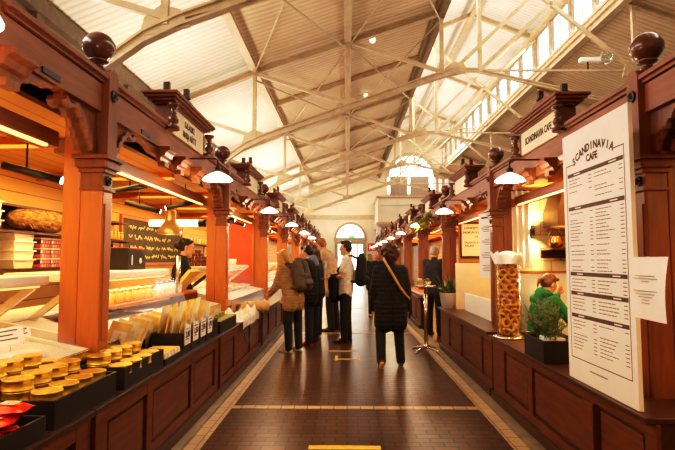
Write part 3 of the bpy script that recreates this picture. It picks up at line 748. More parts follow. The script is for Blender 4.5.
# tins
def tin(label, group, r=.071, h=.056, lidc='goldlid', body='gold'):
    t = thing('fish_tin', label, 'tin', (0, 0, 0), 0, group)
    MB().lathe([(r * .96, 0), (r, .004), (r, .008), (r * .965, .010), (r * .965, h - .008), (r, h - .006), (r, h)], seg=22).build('body', M[body], t)
    MB().lathe([(r * .97, h + .0004), (r * .90, h + .0004), (r * .88, h - .002), (r * .55, h - .002), (r * .53, h - .0005), (1e-5, h - .0005)], seg=22, cap=False).build('lid', M[lidc], t)
    return t
rows_lab = ['gold fish tin in the front row of the nearest black tray', 'gold fish tin in the middle stacks of the nearest black tray', 'gold fish tin in the tall back stacks of the nearest black tray']
first = None
cols = [(-1.455, 1), (-1.603, 2), (-1.752, 3)]
tn = 0
for ci, (x, n) in enumerate(cols):
    for j in range(4):
        for q in range(n - (1 if ci == 2 and j == 3 else 0)):
            xx = x + random.uniform(-.006, .006); yy = 2.505 + j * .148 + random.uniform(-.006, .006); zz = .7625 + q * .0568
            g = 'gold tins in the nearest tray'
            depth = ['nearest the camera', 'second along from the camera', 'third along from the camera', 'farthest along'][j]
            lab = '%s gold tin %s in the %s row of the nearest tray' % (['bottom', 'second', 'third', 'top'][q] if n > 1 else 'single', depth, ['front', 'middle', 'back'][ci])
            if first is None: first = o = tin(lab, g)
            else: o = dup(first)
            o.location = (xx, yy, zz); o.rotation_euler = (0, 0, random.uniform(0, 6)); o['label'] = lab
first2 = None
for ci, (x, n) in enumerate([(-1.44, 1), (-1.575, 2)]):
    for j in range(4):
        for q in range(n):
            lab = '%s gold tin, %s along in %s row of tray past nearest pillar' % ('lower' if q == 0 and n > 1 else ('upper' if q else 'single'), ORD[j], ['the front', 'the back'][ci])
            o = dup(first, (x + random.uniform(-.006, .006), 3.26 + j * .157,   .7355 + q * .0568), random.uniform(0, 6), lab, 'gold tins in the tray past the nearest pillar')
gt = None
for ci, x in enumerate((-1.44, -1.55, -1.655)):
    for j in range(5):
        for q in range(1 + (ci > 0)):
            lab = '%s green and gold tin, %s along in %s row of tray by second pillar' % (['lower', 'upper'][q] if ci > 0 else 'single', ORD[j], ['front', 'middle', 'back'][ci])
            if gt is None: gt = o = tin(lab, 'green and gold tins by the second pillar', .062, .04, 'goldlid', 'gold'); o.children[0].data.materials[0] = mat('tin_green', (.25, .28, .06), .3, .6)
            else: o = dup(gt)
            o.location = (x, 5.65 + j * .148, .7405 + q * .041); o['label'] = lab

# red foil packets heaped in the low tray
def pouch(w, h, th, n=6):
    mb = MB()
    def f(sg):
        def g(u, v):
            a = (u - .5) * w; b = (v - .5) * h; e = max(0, 1 - (2 * abs(u - .5)) ** 3) * max(0, 1 - (2 * abs(v - .5)) ** 3)
            return (a, b, sg * th / 2 * e + .004 * math.sin(9 * u + 5 * v))
        return g
    mb.grid(f(1), n, n); mb.grid(lambda u, v: f(-1)(1 - u, v), n, n); return mb
redm = mat('red_foil', (.78, .03, .012), .25, .25, var=.3, scale=22, col2=(.50, .012, .008)); redw = mat('packet_label', (.9, .5, .38), .5)
pk = None
for i in range(24):
    lab = 'shiny red packet in the low tray at lower left'
    if pk is None:
        pk = thing('red_packet', lab, 'packet', (0, 0, 0), 0, 'red packets in the low tray')
        pouch(.13, .17, .045).build('pouch', redm, pk); MB().box(-.03, .03, -.035, .035, .0225, .0245, bev=.001).build('paper_label', redw, pk); o = pk
    else: o = dup(pk)
    layer = i // 8; k = i % 8
    o.location = (-1.465 - (k % 2) * .14 + random.uniform(-.02, .02), 1.68 + (k // 2) * .175 + random.uniform(-.03, .03), .722 + layer * .045 + (k % 2) * .02)
    o.rotation_euler = (random.uniform(-.35, .35), random.uniform(-.1, .5), random.uniform(0, 6))
    o['label'] = '%s red foil packet in low tray, %s column counting away from camera' % (['bottom', 'middle', 'top'][layer] + [' aisle side', ' inner side'][k % 2], ORD[k // 2])

# short yellow rolls
yel = mat('yellow_wrap', (.92, .62, .16), .4, var=.10); yelp = mat('pale_yellow_wrap', (.95, .84, .58), .45, var=.08)
ro = None
for i in range(5):
    lab = '%s short yellow roll lying in the low tray' % ORD[i]
    if ro is None:
        ro = thing('yellow_roll', lab, 'roll', (0, 0, 0), 0, 'yellow rolls in the low tray')
        MB().lathe([(.034, -.11), (.036, -.105), (.036, .105), (.034, .11)], (0, 0, 0), 18, M=RY(PI / 2)).build('wrapper', yel, ro)
        MB().lathe([(.03, .111), (.024, .113), (1e-5, .113)], (0, 0, 0), 18, M=RY(PI / 2), cap=False).build('end_seal', M['paper'], ro); o = ro
    else: o = dup(ro)
    o.location = (-1.495, 3.935 + i * .075, .708); o['label'] = lab

# upright yellow and cream pouches in black bins with price cards
bn = None
for i in range(5):
    lab = '%s small black bin of pouches from the nearest pillar' % ORD[i]
    y0 = 4.34 + i * .235
    open_box('goods_bin', lab, 'bin', -1.66, -1.385, y0, y0 + .22, ZT_L, .83, M['tray'], None, 'black pouch bins')
pp = {}
n = 0
for i in range(5):
    for r in range(4):
        kind = (i + r) % 2
        lab = 'yellow pouch' if kind == 0 else 'cream pouch'
        if kind not in pp:
            t = thing('food_pouch', 'x', 'pouch', (0, 0, 0), 0, 'upright pouches in the black bins')
            m = pouch(.17, .27, .035); m.build('bag', yel if kind == 0 else yelp, t)
            MB().box(-.055, .055, -.05, .07, .0175, .0185).build('printed_label', M['paper'], t); pp[kind] = o = t
        else: o = dup(pp[kind])
        o.location = (-1.43 - r * .055, 4.45 + i * .235 + random.uniform(-.012, .012), .835 + r * .03)
        o.rotation_euler = (PI / 2 - .05, 0, PI / 2 + random.uniform(-.12, .12)); o.rotation_euler.x = PI / 2 + .22
        o['label'] = '%s upright in the %s black bin, %s row back from the aisle' % (lab, ORD[i], ORD[r])
for i in range(7):
    lab = '%s tall yellow pouch leaning in row before the nearest fish bed' % ORD[i]
    o = dup(pp[i % 2], (-1.72 + random.uniform(-.02, .02), 3.86 + i * .12, .85), None, lab, 'yellow pouches leaning by the fish bed')
    o.rotation_euler = (PI / 2 + .2, .3, PI * .30 + random.uniform(-.2, .2))
cards = [(4.44, '2,80'), (4.68, '3,50'), (4.92, '2,80'), (5.16, '4,90')]
for i, (y, tx) in enumerate(cards):
    t = thing('price_card', 'white price card reading %s on the %s pouch bin' % (tx, ORD[i]), 'price card', (-1.378, y, .80), 0, 'price cards on pouch bins')
    MB().box(-.002, .001, -.085, .085, -.075, .09).build('card', M['paper'], t)
    mb = MB(); mb.text(tx, TR(.002, 0, .01) @ RZ(PI / 2) @ RX(PI / 2), .07, .0006, bold=.002); mb.box(.001, .002, -.05, .05, .055, .062); mb.box(.001, .002, -.05, .03, -.032, -.026); mb.build('lettering', M['ink'], t)

# ------------------------------------------------------------------ refrigerated fish cases
ice = mat('crushed_ice', (.70, .61, .53), .5, var=.12, scale=60, bump=.6)
salm = mat('salmon_flesh', (.86, .50, .36), .35, var=.18, scale=5, stretch=(2, 9, 2)); fishw = mat('white_fish', (.85, .74, .66), .35, var=.12, scale=6)
fishd = mat('dark_fish_skin', (.06, .06, .065), .3, var=.5, scale=18, col2=(.2, .19, .18))
csg = mat('case_grey', (.16, .12, .09), .5); canm = mat('canopy_cream', (.92, .84, .70), .35, var=.03)
def fish_case(y0, y1, c0, c1, label, first_deck=True, flip=False):
    t = thing('display_case', label, 'display case', (-2.1, y0, ZT_L), 0, 'glass display cases, left row')
    l = y1 - y0; Z = lambda z: z - ZT_L
    mb = MB(); mb.box(.11, .385, 0, l, .001, .12); mb.box(-.80, .10, 0, l, -ZT_L + .001, .12); mb.build('base', M['chrome'], t)
    mb = MB(); mb.prism([(.37, Z(.80)), (.37, Z(.84)), (-.38, Z(.985)), (-.38, Z(.80))], .03, l - .03, 'xz'); mb.build('ice_bed', ice, t)
    MB().box(-.80, -.40, 0, l, .121, Z(.985)).build('back_housing', csg, t); MB().box(-.82, -.385, 0, l, Z(.986), Z(1.02), bev=.008).build('staff_ledge', canm, t)
    MB().box(.372, .392, 0, l, .10, Z(.86), bev=.004).build('front_rail', M['chrome'], t)
    a, b = c0 - y0, c1 - y0
    MB().box(-.56, .10, a, b, Z(1.28), Z(1.35), bev=.02).build('canopy', canm, t)
    MB().box(-.02, .06, a + .05, b - .05, Z(1.268), Z(1.279)).build('light_strip', M['tubew'], t)
    for yy in (a + .06, b - .06):
        mb = MB(); mb.bar((-.36, yy, Z(.98)), (.02, yy, Z(1.275)), .03, .05); mb.build('strut', M['chrome'], t)
    MB().prism([(.37, .121), (.37, Z(.86)), (-.39, Z(1.01)), (-.39, .121)], .0, .028, 'xz').build('end_panel', canm, t); MB().prism([(.37, .121), (.37, Z(.86)), (-.39, Z(1.01)), (-.39, .121)], l - .028, l, 'xz').build('end_panel', canm, t)
    mb = MB(); mb.quad((.378, a, Z(.86)), (.378, b, Z(.86)), (.11, b, Z(1.30)), (.11, a, Z(1.30))); mb.build('front_glass', M['caseglass'], t)
    return t
fish_case(.55, 3.43, .55, 3.42, 'glass fronted fish case nearest the camera with cream canopy')
fish_case(3.65, 6.95, 3.9, 5.75, 'glass fronted fish case with cream canopy just past nearest pillar')
area('case_light', (-2.1, 2.0, 1.26), (0, .35, 0), .1, 2.4, 5, (1, .84, .62)); area('case_light', (-2.1, 4.85, 1.26), (0, .35, 0), .1, 1.6, 6, (1, .84, .62))
bedz = lambda x: .842 + (-1.73 - x) * .193
def fillet(label, x, y, lx, ly, m, rz, grp, h=.035):
    t = thing('fish_fillet', label, 'fish fillet', (x, y, bedz(x) + .006), rz, grp)
    mb = MB()
    def top(u, v):
        a = (u - .5) * lx * (1 - .35 * v); b = (v - .5) * ly; e = (1 - (2 * u - 1) ** 4) * (1 - (2 * v - 1) ** 4)
        return (a, b, h * e ** .5 + .004 * math.sin(v * 40))
    mb.grid(top, 10, 14); mb.grid(lambda u, v: (top(1 - u, v)[0], top(u, v)[1], -.004), 10, 14); mb.build('flesh', m, t)
    MB().box(-lx * .3, lx * .3, -ly * .5, ly * .45, -.006, -.0045).build('skin', fishd, t)
    return t
i = 0
for y in (1.7, 2.12, 2.54, 2.96):
    for x, m, nm in ((-1.90, fishw, 'pale'), (-2.24, salm, 'pink')):
        fillet('%s fish fillet %s, on ice in the nearest case' % (nm, ['at the near end', 'second along', 'third along', 'at the pillar end'][i // 2]), x, y, .27, .36, m, random.uniform(-.1, .1), 'fillets in the nearest case'); i += 1
i = 0
for y in (4.05, 4.5, 4.95, 5.4):
    fillet('large pale pink fillet on ice, %s from the nearest pillar' % ORD[i], -1.95, y, .34, .40, fishw if i % 2 else salm, random.uniform(-.1, .1), 'fillets in the second case', .045); i += 1
def whole_fish(label, x, y, rz, ln=.5):
    t = thing('whole_fish', label, 'fish', (x, y, bedz(x) + .035), rz, 'dark whole fish in the second case')
    pr = [(.005, 0), (.03, .04), (.045, .12), (.052, .22), (.042, .33), (.02, .43), (.012, .46)]
    MB().lathe(pr, (0, 0, 0), 14, M=TR(0, -.23, 0) @ RX(-PI / 2) @ Matrix.Diagonal((1, .62, 1, 1))).build('body', fishd, t)
    MB().prism([(-.008, .22), (.008, .22), (.06, .31), (0, .28), (-.06, .31)], -.004, .004, 'xy').build('tail', fishd, t)
    MB().prism([(.0, -.05), (.0, .08), (.05, .06)], .0, .006, 'xy', TR(.03, 0, .01)).build('fin', fishd, t)
    return t
for i in range(4): whole_fish('%s dark whole fish from nearest pillar, at the back of second fish case' % ORD[i], -2.28, 4.12 + i * .2, 1.35 + .1 * i, .5)
for i, (x, y, w_) in enumerate(((-2.03, 3.08, .08), (-2.09, 3.30, .045))):
    t = thing('price_card', ['large white price card with black writing stuck in ice of nearest case', 'small white price card beside the large one in the nearest case'][i], 'price card', (x, y, bedz(x) + .02), .0)
    mb = MB(); mb.box(-w_, w_, -.002, .002, .02, .02 + w_ * 1.3, M=RZ(.35) @ RY(-.15)); mb.build('card', M['paper'], t)
    MB().tube([(0, 0, -.02), (0, .004, .03)], .003, 6).build('spike', M['chrome'], t)
    mb = MB()
    for k in range(3): mb.box(-w_ * .7, w_ * (.6 - .3 * (k % 2)), -.0035, -.0025, .03 + w_ * (.25 + .32 * k), .034 + w_ * (.25 + .32 * k) + .003, M=RZ(.35) @ RY(-.15))
    mb.build('lettering', M['ink'], t)
tag(MB().box(-2.22, -2.0, 5.0, 5.3, bedz(-2.0) + .045, bedz(-2.0) + .055, bev=.003).build('paper_sheet', M['paper']), 'white sheet of paper lying on the fish bed of the second case', 'paper')

# jars and blue capped bottles on the wooden ledge of the second case
t = thing('jar_shelf', 'pale wooden shelf carrying jars and bottles over the second fish case', 'shelf', (-2.32, 5.55, 1.0005))
MB().box(-.02, .30, -1.1, 1.35, .02, .05, bev=.006).build('board', M['orange'], t)
for yy in (-1.0, .1, 1.25): MB().box(.0, .03, yy - .02, yy + .02, -.045, .02).build('foot', M['chrome'], t)
MB().box(.27, .30, .35, 1.35, -.075, .02).build('apron', M['mahogd'], t)
jr = None
jm = [mat('jar_mustard', (.85, .50, .10), .25, var=.1), mat('jar_cream', (.90, .74, .45), .25, var=.1)]
for i in range(11):
    lab = '%s yellow lidded jar from the pillar on the shelf over second fish case' % (ORD[i])
    if jr is None:
        jr = o = thing('food_jar', lab, 'jar', (0, 0, 0), 0, 'yellow jars on the shelf'); MB().lathe([(.034, 0), (.038, .006), (.038, .085), (.03, .098), (.03, .105)], seg=16).build('jar_body', jm[0], o)
        MB().lathe([(.034, .105), (.034, .125), (.031, .128)], seg=16).build('lid', M['goldlid'], o)
    else: o = dup(jr)
    o.location = (-2.10 - (i % 2) * .09, 4.55 + i * .085, 1.0510); o['label'] = lab
bt = None; cap = mat('blue_cap', (.05, .20, .75), .4); milk = mat('bottle_white', (.92, .86, .74), .3)
for i in range(7):
    lab = '%s small white bottle with blue cap from the yellow jars on the shelf' % ORD[i]
    if bt is None:
        bt = o = thing('sauce_bottle', lab, 'bottle', (0, 0, 0), 0, 'blue capped bottles on the shelf'); MB().lathe([(.03, 0), (.034, .006), (.034, .09), (.014, .125), (.014, .135)], seg=16).build('bottle_body', milk, o)
        MB().lathe([(.017, .135), (.017, .158), (.014, .16)], seg=14).build('cap', cap, o); MB().lathe([(.0345, .025), (.0345, .075)], seg=16, cap=False).build('label_band', jm[1], o)
    else: o = dup(bt)
    o.location = (-2.08, 5.6 + i * .12, 1.0510); o['label'] = lab
tag(MB().tube([(-2.04, 6.15, 1.0515), (-2.04, 6.15, 1.50)], .028, 14).build('steel_post', M['chrome']), 'round brushed steel post standing on the jar shelf before the vendor', 'post')
# tin pyramid and yellow board near the vendor
pt = None; brn = mat('brown_tin', (.20, .055, .02), .35, var=.2)
for lv in range(5):
    nn = 5 - lv
    for k in range(nn):
        lab = 'brown tin in the pyramid beside the vendor, %s tier, %s from the near end' % (['bottom', 'second', 'third', 'fourth', 'top'][lv], ORD[k])
        if pt is None:
            pt = o = thing('brown_tin', lab, 'tin', (0, 0, 0), 0, 'brown tin pyramid'); MB().lathe([(.045, 0), (.047, .003), (.047, .046), (.045, .05)], seg=16).build('tin_body', brn, o); MB().lathe([(.046, .0505), (.03, .051), (1e-5, .051)], seg=16, cap=False).build('lid', M['goldlid'], o)
        else: o = dup(pt)
        o.location = (-2.36 + (k - (nn - 1) / 2) * .098, 8.05 + (k - (nn - 1) / 2) * .02, 1.3510 + lv * .0515); o['label'] = lab
t = thing('slanted_board', 'yellow slanted board beside the vendor', 'board', (-2.2, 6.62, 1.0555))
mb = MB(); mb.box(-.02, .02, -.22, .22, .01, .34, M=RY(.7)); mb.build('panel', yel, t); MB().box(-.03, .05, -.22, .22, -.0045, .015).build('foot', M['orange'], t)

# ------------------------------------------------------------------ back wall of the left stalls
def wall_shelf(label, y0, y1, z, x=-3.88, d=.42):
    t = thing('wall_shelf', label, 'shelf', (x, y0, z), 0, 'shelves on the left stall back wall')
    MB().box(0, d, 0, y1 - y0, -.025, 0).build('board', M['mahogd'], t)
    for yy in (.25, (y1 - y0) - .25):
        mb = MB(); mb.box(0, d * .8, yy - .01, yy + .01, -.045, -.0255); mb.box(0, .02, yy - .01, yy + .01, -.2, -.045); mb.build('bracket', M['black'], t)
wall_shelf('dark shelf with plastic tubs and patterned boxes on left stall wall', 4.3, 8.4, 1.36)
wall_shelf('dark shelf carrying the furry pelt on left stall wall', 4.3, 8.4, 1.76)
wall_shelf('thin dark top shelf above the furry pelt on left stall wall', 4.9, 8.4, 2.06, d=.25)
# pelt
fur = mat('pelt_fur', (.55, .28, .08), .9, var=.4, scale=9, stretch=(4, 1, 4), bump=.9, col2=(.10, .035, .012))
t = thing('fur_pelt', 'rolled brown and tan furry pelt on the shelf at upper left', 'pelt', (-3.66, 5.95, 1.907))
def pf(u, v):
    a = 2 * PI * v; y = (u - .5) * 1.0
    r = .135 * (1 - abs(2 * u - 1) ** 5) * (1 + .12 * math.sin(7 * u + 2) + .07 * math.sin(a * 3 + 9 * u) + random.uniform(-.05, .05)) + .004
    return (r * math.cos(a) * 1.15, y, max(-.145, r * math.sin(a)))
MB().grid(pf, 26, 22).build('roll', fur, t)
mb = MB()
for i in range(240):
    u = random.random() * .94 + .03; a = random.uniform(-.6, PI + .4); r0 = .125; y = (u - .5)
    p = Vector((r0 * math.cos(a) * 1.15, y, r0 * math.sin(a))); d = Vector((math.cos(a), random.uniform(-.6, .6), math.sin(a) - .5)) * .045
    s_ = Vector((0, .012, 0)); mb.add([p - s_, p + s_, p + d], [(0, 1, 2)])
tag(mb.build('fur_tufts', fur, t), kind='stuff')
# plastic tubs
tubm = mat('tub_plastic', (.92, .80, .58), .25, var=.05)
tb = None
for i in range(4):
    lab = '%s pale plastic tub of the stack on left stall shelf' % ['bottom', 'second', 'third', 'top'][i]
    if tb is None:
        tb = o = thing('plastic_tub', lab, 'tub', (0, 0, 0), 0, 'stacked plastic tubs')
        MB().prism([(-.15, 0), (.15, 0), (.18, .085), (-.18, .085)], -.1, .1, 'yz').build('tub_body', tubm, o); MB().box(-.12, .12, -.195, .195, .0855, .098, bev=.004).build('lid', M['white'], o)
    else: o = dup(tb)
    o.location = (-3.62, 5.5, 1.3605 + i * .0985); o['label'] = lab
# patterned boxes
bxm = bricks('pattern_box', (.85, .10, .06), (.95, .85, .75), (.10, .05, .12), .05, .045, .008, .5, .05, 'yz', .0)
pb = None
for i in range(9):
    lab = 'red and white patterned box on shelf, %s column from the tubs, %s' % (ORD[i // 3], ['lower', 'middle', 'upper'][i % 3])
    if pb is None:
        pb = o = thing('patterned_box', lab, 'box', (0, 0, 0), 0, 'red and white patterned boxes on the shelf')
        MB().box(-.1, .1, -.095, .095, 0, .115, bev=.004).build('carton', bxm, o); MB().box(-.101, .101, -.096, .096, .095, .1145).build('lid', redw, o)
    else: o = dup(pb)
    o.location = (-3.62, (5.9 if i < 6 else 7.3) + (i // 3) * .21, 1.3605 + (i % 3) * .1165); o['label'] = lab
# white tubs at far left
for i in range(6):
    o = dup(tb, (-3.64, 4.55 + (i % 2) * .42, 1.7605 + (i // 2) * .0985), None, 'small white tub at far left of the pelt shelf, %s tier, %s' % (ORD[i // 2], ['left', 'right'][i % 2]), 'white tubs left of the pelt')
for i in range(6):
    o = dup(jr, (-3.6, 7.45 + i * .12, 1.7605), None, '%s jar on the pelt shelf right of the nearest pillar' % ORD[i], 'jars on the pelt shelf')
# blackboard with chalk writing
t = thing('blackboard', 'blackboard with four lines of white chalk handwriting on left stall wall', 'blackboard', (-3.878, 10.2, 1.40))
MB().box(0, .03, -1.55, 1.6, 0, .78).build('slate', mat('slate', (.055, .05, .03), .7, var=.2), t)
mb = MB(); mb.box(0, .045, -1.6, -1.551, -.05, .83); mb.box(0, .045, 1.601, 1.65, -.05, .83); mb.box(0, .045, -1.55, 1.6, .781, .83); mb.box(0, .045, -1.55, 1.6, -.05, -.001); mb.build('frame', M['orange'], t)
chalk = mat('chalk', (.9, .78, .55), .9, var=.05)
mb = MB()
for ln, (z, a, b) in enumerate(((.64, -1.3, 1.25), (.46, -1.3, .9), (.28, -1.25, 1.3), (.11, -1.0, 1.35))):
    y = a
    while y < b:
        wl = random.uniform(.16, .42); pts = []; k = int(wl / .022)
        for i in range(k + 1): pts.append((.034, y + i * .022, z + random.uniform(-.045, .05) * (1 if i % 2 else .6)))
        mb.tube(pts, .007, 5, smooth=False); y += wl + .09
tag(mb.build('chalk_writing', chalk, t), kind='stuff')
# dome lamp, white tube lamp, track spotlights
t = thing('dome_lamp', 'large brass dome pendant lamp over the vendor', 'lamp', (-2.62, 7.5, 1.83))
MB().lathe([(.175, 0), (.178, .02), (.165, .07), (.12, .14), (.085, .19), (.08, .21), (.08, .34), (.072, .355), (1e-5, .355)], seg=24, cap=False).build('shade', mat('brassy_shade', (.60, .42, .20), .35, .5), t)
MB().tube([(0, 0, .355), (0, 0, .69)], .006, 6).build('cord', M['black'], t); MB().ball((0, 0, .08), .05).build('bulb', M['bulb'], t)
t = thing('tube_lamp', 'white cylinder lamp hanging level behind the dome lamp', 'lamp', (-2.7, 8.0, 2.03))
MB().tube([(-.42, 0, 0), (.36, 0, 0)], .055, 16).build('tube', M['lampw'], t); MB().tube([(.36, 0, 0), (.47, 0, 0)], .06, 16).build('end_cap', M['black'], t); MB().tube([(0, 0, .05), (0, 0, .5)], .006, 6).build('cord', M['black'], t)
sp = None
for i, (x, y, z, rz) in enumerate(((-2.35, 3.75, 2.12, .2), (-2.3, 5.2, 2.2, .5), (-2.5, 6.2, 2.12, .3), (-2.2, 6.7, 2.2, .4), (-2.1, 8.6, 2.2, .1), (-2.2, 9.9, 2.2, .3), (-2.0, 12.2, 2.2, .2))):
    lab = '%s black tube spotlight under the left stall ceilings from the camera' % ORD[i]
    if sp is None:
        sp = o = thing('tube_spotlight', lab, 'spotlight', (0, 0, 0), 0, 'black spotlights in the left stalls')
        MB().tube([(-.22, 0, 0), (.2, 0, 0)], .03, 14, M=RY(.25)).build('barrel', M['black'], o); MB().lathe([(1e-5, .0), (.028, .0), (.028, .004)], (0, 0, .202), 14, M=RY(.25) @ RY(PI / 2)).build('lens', M['bulb'], o); MB().tube([(-.05, 0, .03), (-.05, 0, .29)], .008, 6).build('stem', M['black'], o)
    else: o = dup(sp)
    o.location = (x, y, z - .02); o.rotation_euler = (0, 0, rz + (PI if i in (1, 3) else 0)); o['label'] = lab

# ------------------------------------------------------------------ farther bays
t = thing('red_partition', 'orange red partition wall between third and fourth left stall', 'partition', (-2.9, 10.72, 0.66))
MB().box(.35, .9, -.02, .02, .0, 1.62).build('panel', mat('red_paint', (.60, .07, .02), .5, var=.08), t); MB().box(.901, .94, -.03, .03, 0, 1.66).build('edge_post', M['orange'], t)
case2 = fish_case(7.6, 10.6, 7.8, 10.4, 'glass display case with cream canopy in third left stall')
for k, y in enumerate((11.1, 14.75, 18.4, 22.0)):
    dup(case2, (-2.1, y, ZT_L), None, 'glass display case with cream canopy in the %s left stall' % ORD[k + 3])
    area('case_light', (-2.1, y + 1.5, 1.26), (0, .35, 0), .1, 2.2, 7, (1, .84, .62))
area('case_light', (-2.1, 9.1, 1.26), (0, .35, 0), .1, 2.2, 7, (1, .84, .62))
gl = None; gm = mat('glassware', (.92, .82, .66), .1, var=.03)
for i in range(8):
    lab = '%s drinking glass on the canopy of third left stall, %s' % (ORD[i // 2], ['front', 'back'][i % 2])
    if gl is None:
        gl = o = thing('drinking_glass', lab, 'glass', (0, 0, 0), 0, 'glasses on the third canopy'); MB().lathe([(.03, 0), (.038, .12), (.036, .12), (.028, .006), (1e-5, .006)], seg=14).build('tumbler', gm, o)
        MB().lathe([(.0285, .007), (.033, .06), (1e-5, .06)], seg=14, cap=False).build('content', canm, o)
    else: o = dup(gl)
    o.location = (-2.08 - (i % 2) * .09, 9.0 + (i // 2) * .14, 1.3505); o['label'] = lab
# salads and baskets in the third case, shelves of jars further on
crm = mat('food_crimson', (.65, .13, .05), .5, var=.3, scale=30); bowlm = M['white']
bw = None
for k, yb in enumerate((7.9, 11.5, 15.1, 18.7)):
    for i in range(5):
        lab = '%s white bowl of food from the front in the %s left stall case' % (ORD[i], ORD[k + 2])
        if bw is None:
            bw = o = thing('food_bowl', lab, 'bowl', (0, 0, 0), 0, 'food bowls in the display cases'); MB().lathe([(.06, 0), (.10, .02), (.14, .07), (.135, .07), (.095, .025), (1e-5, .02)], seg=18).build('bowl', bowlm, o)
            MB().lathe([(.13, .062), (.09, .085), (1e-5, .095)], seg=18, cap=False).build('food', crm, o)
        else: o = dup(bw)
        o.location = (-2.0, yb + i * .48, bedz(-2.0) + .018); o.rotation_euler = (0, 0, 0); o['label'] = lab
for k in range(3):
    y = 11.4 + k * 3.64
    for q, z in enumerate((1.45, 1.85)):
        wall_shelf('%s jar shelf on the back wall of the %s left stall' % (['lower', 'upper'][q], ORD[k + 3]), y, y + 2.6, z, d=.3)
        for i in range(10):
            dup(jr if (i + q) % 3 else bt, (-3.72, y + .2 + i * .24, z + .0005), None, '%s container from the front on %s shelf of %s left stall' % (ORD[i], ['lower', 'upper'][q], ORD[k + 3]), 'jars on the far left shelves')
# hanging dried bunches in fourth bay and garland
t = thing('hanging_ornament', 'dark leafy ornament hanging in bright fourth left stall', 'ornament', (-2.35, 12.6, 1.55))
MB().tube([(0, 0, .3), (0, 0, .9)], .006, 6).build('cord', M['black'], t)
mb = MB()
for i in range(26):
    a = random.uniform(0, 2 * PI); p = Vector((.25 * math.cos(a) * random.random(), .25 * math.sin(a) * random.random(), random.uniform(-.1, .32))); d = Vector((random.uniform(-1, 1), random.uniform(-1, 1), random.uniform(-1, .6))).normalized() * .14; s_ = d.orthogonal().normalized() * .035
    mb.add([p, p + d * .5 + s_, p + d, p + d * .5 - s_], [(0, 1, 2, 3)])
tag(mb.build('foliage', mat('dry_leaf', (.12, .08, .02), .8), t), kind='stuff')

# ------------------------------------------------------------------ cloths, roll and cable on the counter edge
wc = cloth('white_cloth', (.86, .80, .74)); tc_ = cloth('tan_cloth', (.72, .45, .22))
def drape(name, label, x0, x1, y0, y1, z, hang, m, amp=.035):
    t = thing(name, label, 'cloth', (0, 0, 0))
    def f(u, v):
        y = y0 + (y1 - y0) * v; q = u * (x1 - x0 + hang)
        b = amp * (math.sin(6 * v + 4 * u) * .5 + .5 + .5 * abs(math.sin(13 * v - 7 * u)) + .3 * math.sin(23 * u + 11 * v))
        edge = min(1, 6 * v, 6 * (1 - v), 8 * u + .2)
        if q < x1 - x0: return (x0 + q, y + .03 * math.sin(9 * u), z + .006 + b * edge * 1.6)
        h = q - (x1 - x0); return (x1 + .015 + .012 * math.sin(9 * v + 3), y + .03 * math.sin(9 * u), z + .012 - h + .25 * hang * v * 0 + b * .2)
    mb = MB(); mb.grid(f, 26, 30); mb.build('fabric', m, t)
    mb2 = MB()
    return t
drape('counter_cloth', 'crumpled white cloth lying on counter past the green tins', -1.66, -1.335, 6.5, 7.70, .655, .10, wc, .06)
drape('counter_cloth', 'tan towel draped on the counter beside the blonde woman', -1.70, -1.335, 7.95, 8.75, .655, .05, tc_, .05)
t = thing('paper_roll', 'pale rolled towel with open end on the counter edge', 'roll', (-1.37, 7.86, .745))
mb = MB(); mb.lathe([(.035, -.16), (.075, -.165), (.08, -.15), (.08, .15), (.075, .165), (.035, .16), (.035, -.16)], seg=20, M=RZ(.5) @ RY(PI / 2), cap=False); mb.build('roll', tc_, t)
mb = MB(); mb.lathe([(.03, -.165), (.034, -.165), (.034, .165), (.03, .165)], seg=14, M=RZ(.5) @ RY(PI / 2), cap=False); mb.build('core', M['paper'], t)
t = MB().tube([(-1.335, 7.3, .66), (-1.318, 7.15, .55), (-1.318, 6.95, .38), (-1.318, 6.78, .36), (-1.318, 6.65, .45), (-1.318, 6.6, .52)], .007, 6).build('green_cord', mat('green_cord', (.10, .17, .05), .6)); tag(t, 'thin green cord looping down counter front under the white cloth', 'cord')
t = thing('cash_register', 'black cash register with round white mark beside the nearest pillar', 'cash register', (-2.36, 5.30, 1.351))
MB().prism([(-.22, 0), (.22, 0), (.22, .12), (.14, .2), (-.22, .22)], -.17, .17, 'yz').build('body', M['black'], t)
MB().lathe([(.03, 0), (.03, .002), (1e-5, .002)], (0, 0, 0), 16, M=TR(.1705, .08, .09) @ RY(PI / 2), cap=False).build('white_mark', M['white'], t); MB().box(.1705, .172, -.14, -.12, .05, .15).build('white_mark', M['white'], t)
MB().box(-.1, .14, -.21, .21, .205, .225, bev=.004).build('top_strip', redm, t)
# ------------------------------------------------------------------ right row: the cafe
# menu board (faces the aisle, -X); local u runs along -Y (left to right for the reader), v up
def face_left(x, y, z): return TR(x, y, z) @ RZ(-PI / 2) @ RX(PI / 2)
BW, BH = .83, 1.63; by = 3.135; bz = .668
t = thing('menu_board', 'tall white cafe menu board standing on the right counter', 'menu board', (1.52, by, bz))
MB().box(-.012, .012, -BW / 2, BW / 2, 0, BH, bev=.002).build('board', M['paper'], t)
X0 = -.0125
def P(u, v): return (X0, (0.5 - u) * BW, v * BH)
def bar_(mb, u0, u1, v0, v1, d=.0008): 
    a = P(u0, v0); b = P(u1, v1); mb.box(X0 - d, X0 + .0002, min(a[1], b[1]), max(a[1], b[1]), a[2], b[2])
mb = MB()
for u0, u1, v0, v1 in ((.06, .066, .088, .868), (.934, .94, .088, .868), (.06, .94, .086, .0895), (.06, .20, .866, .8695), (.80, .94, .866, .8695)): bar_(mb, u0, u1, v0, v1)
mb.build('border_line', M['inkb'], t)
mb = MB()
title = 'SCANDINAVIA'
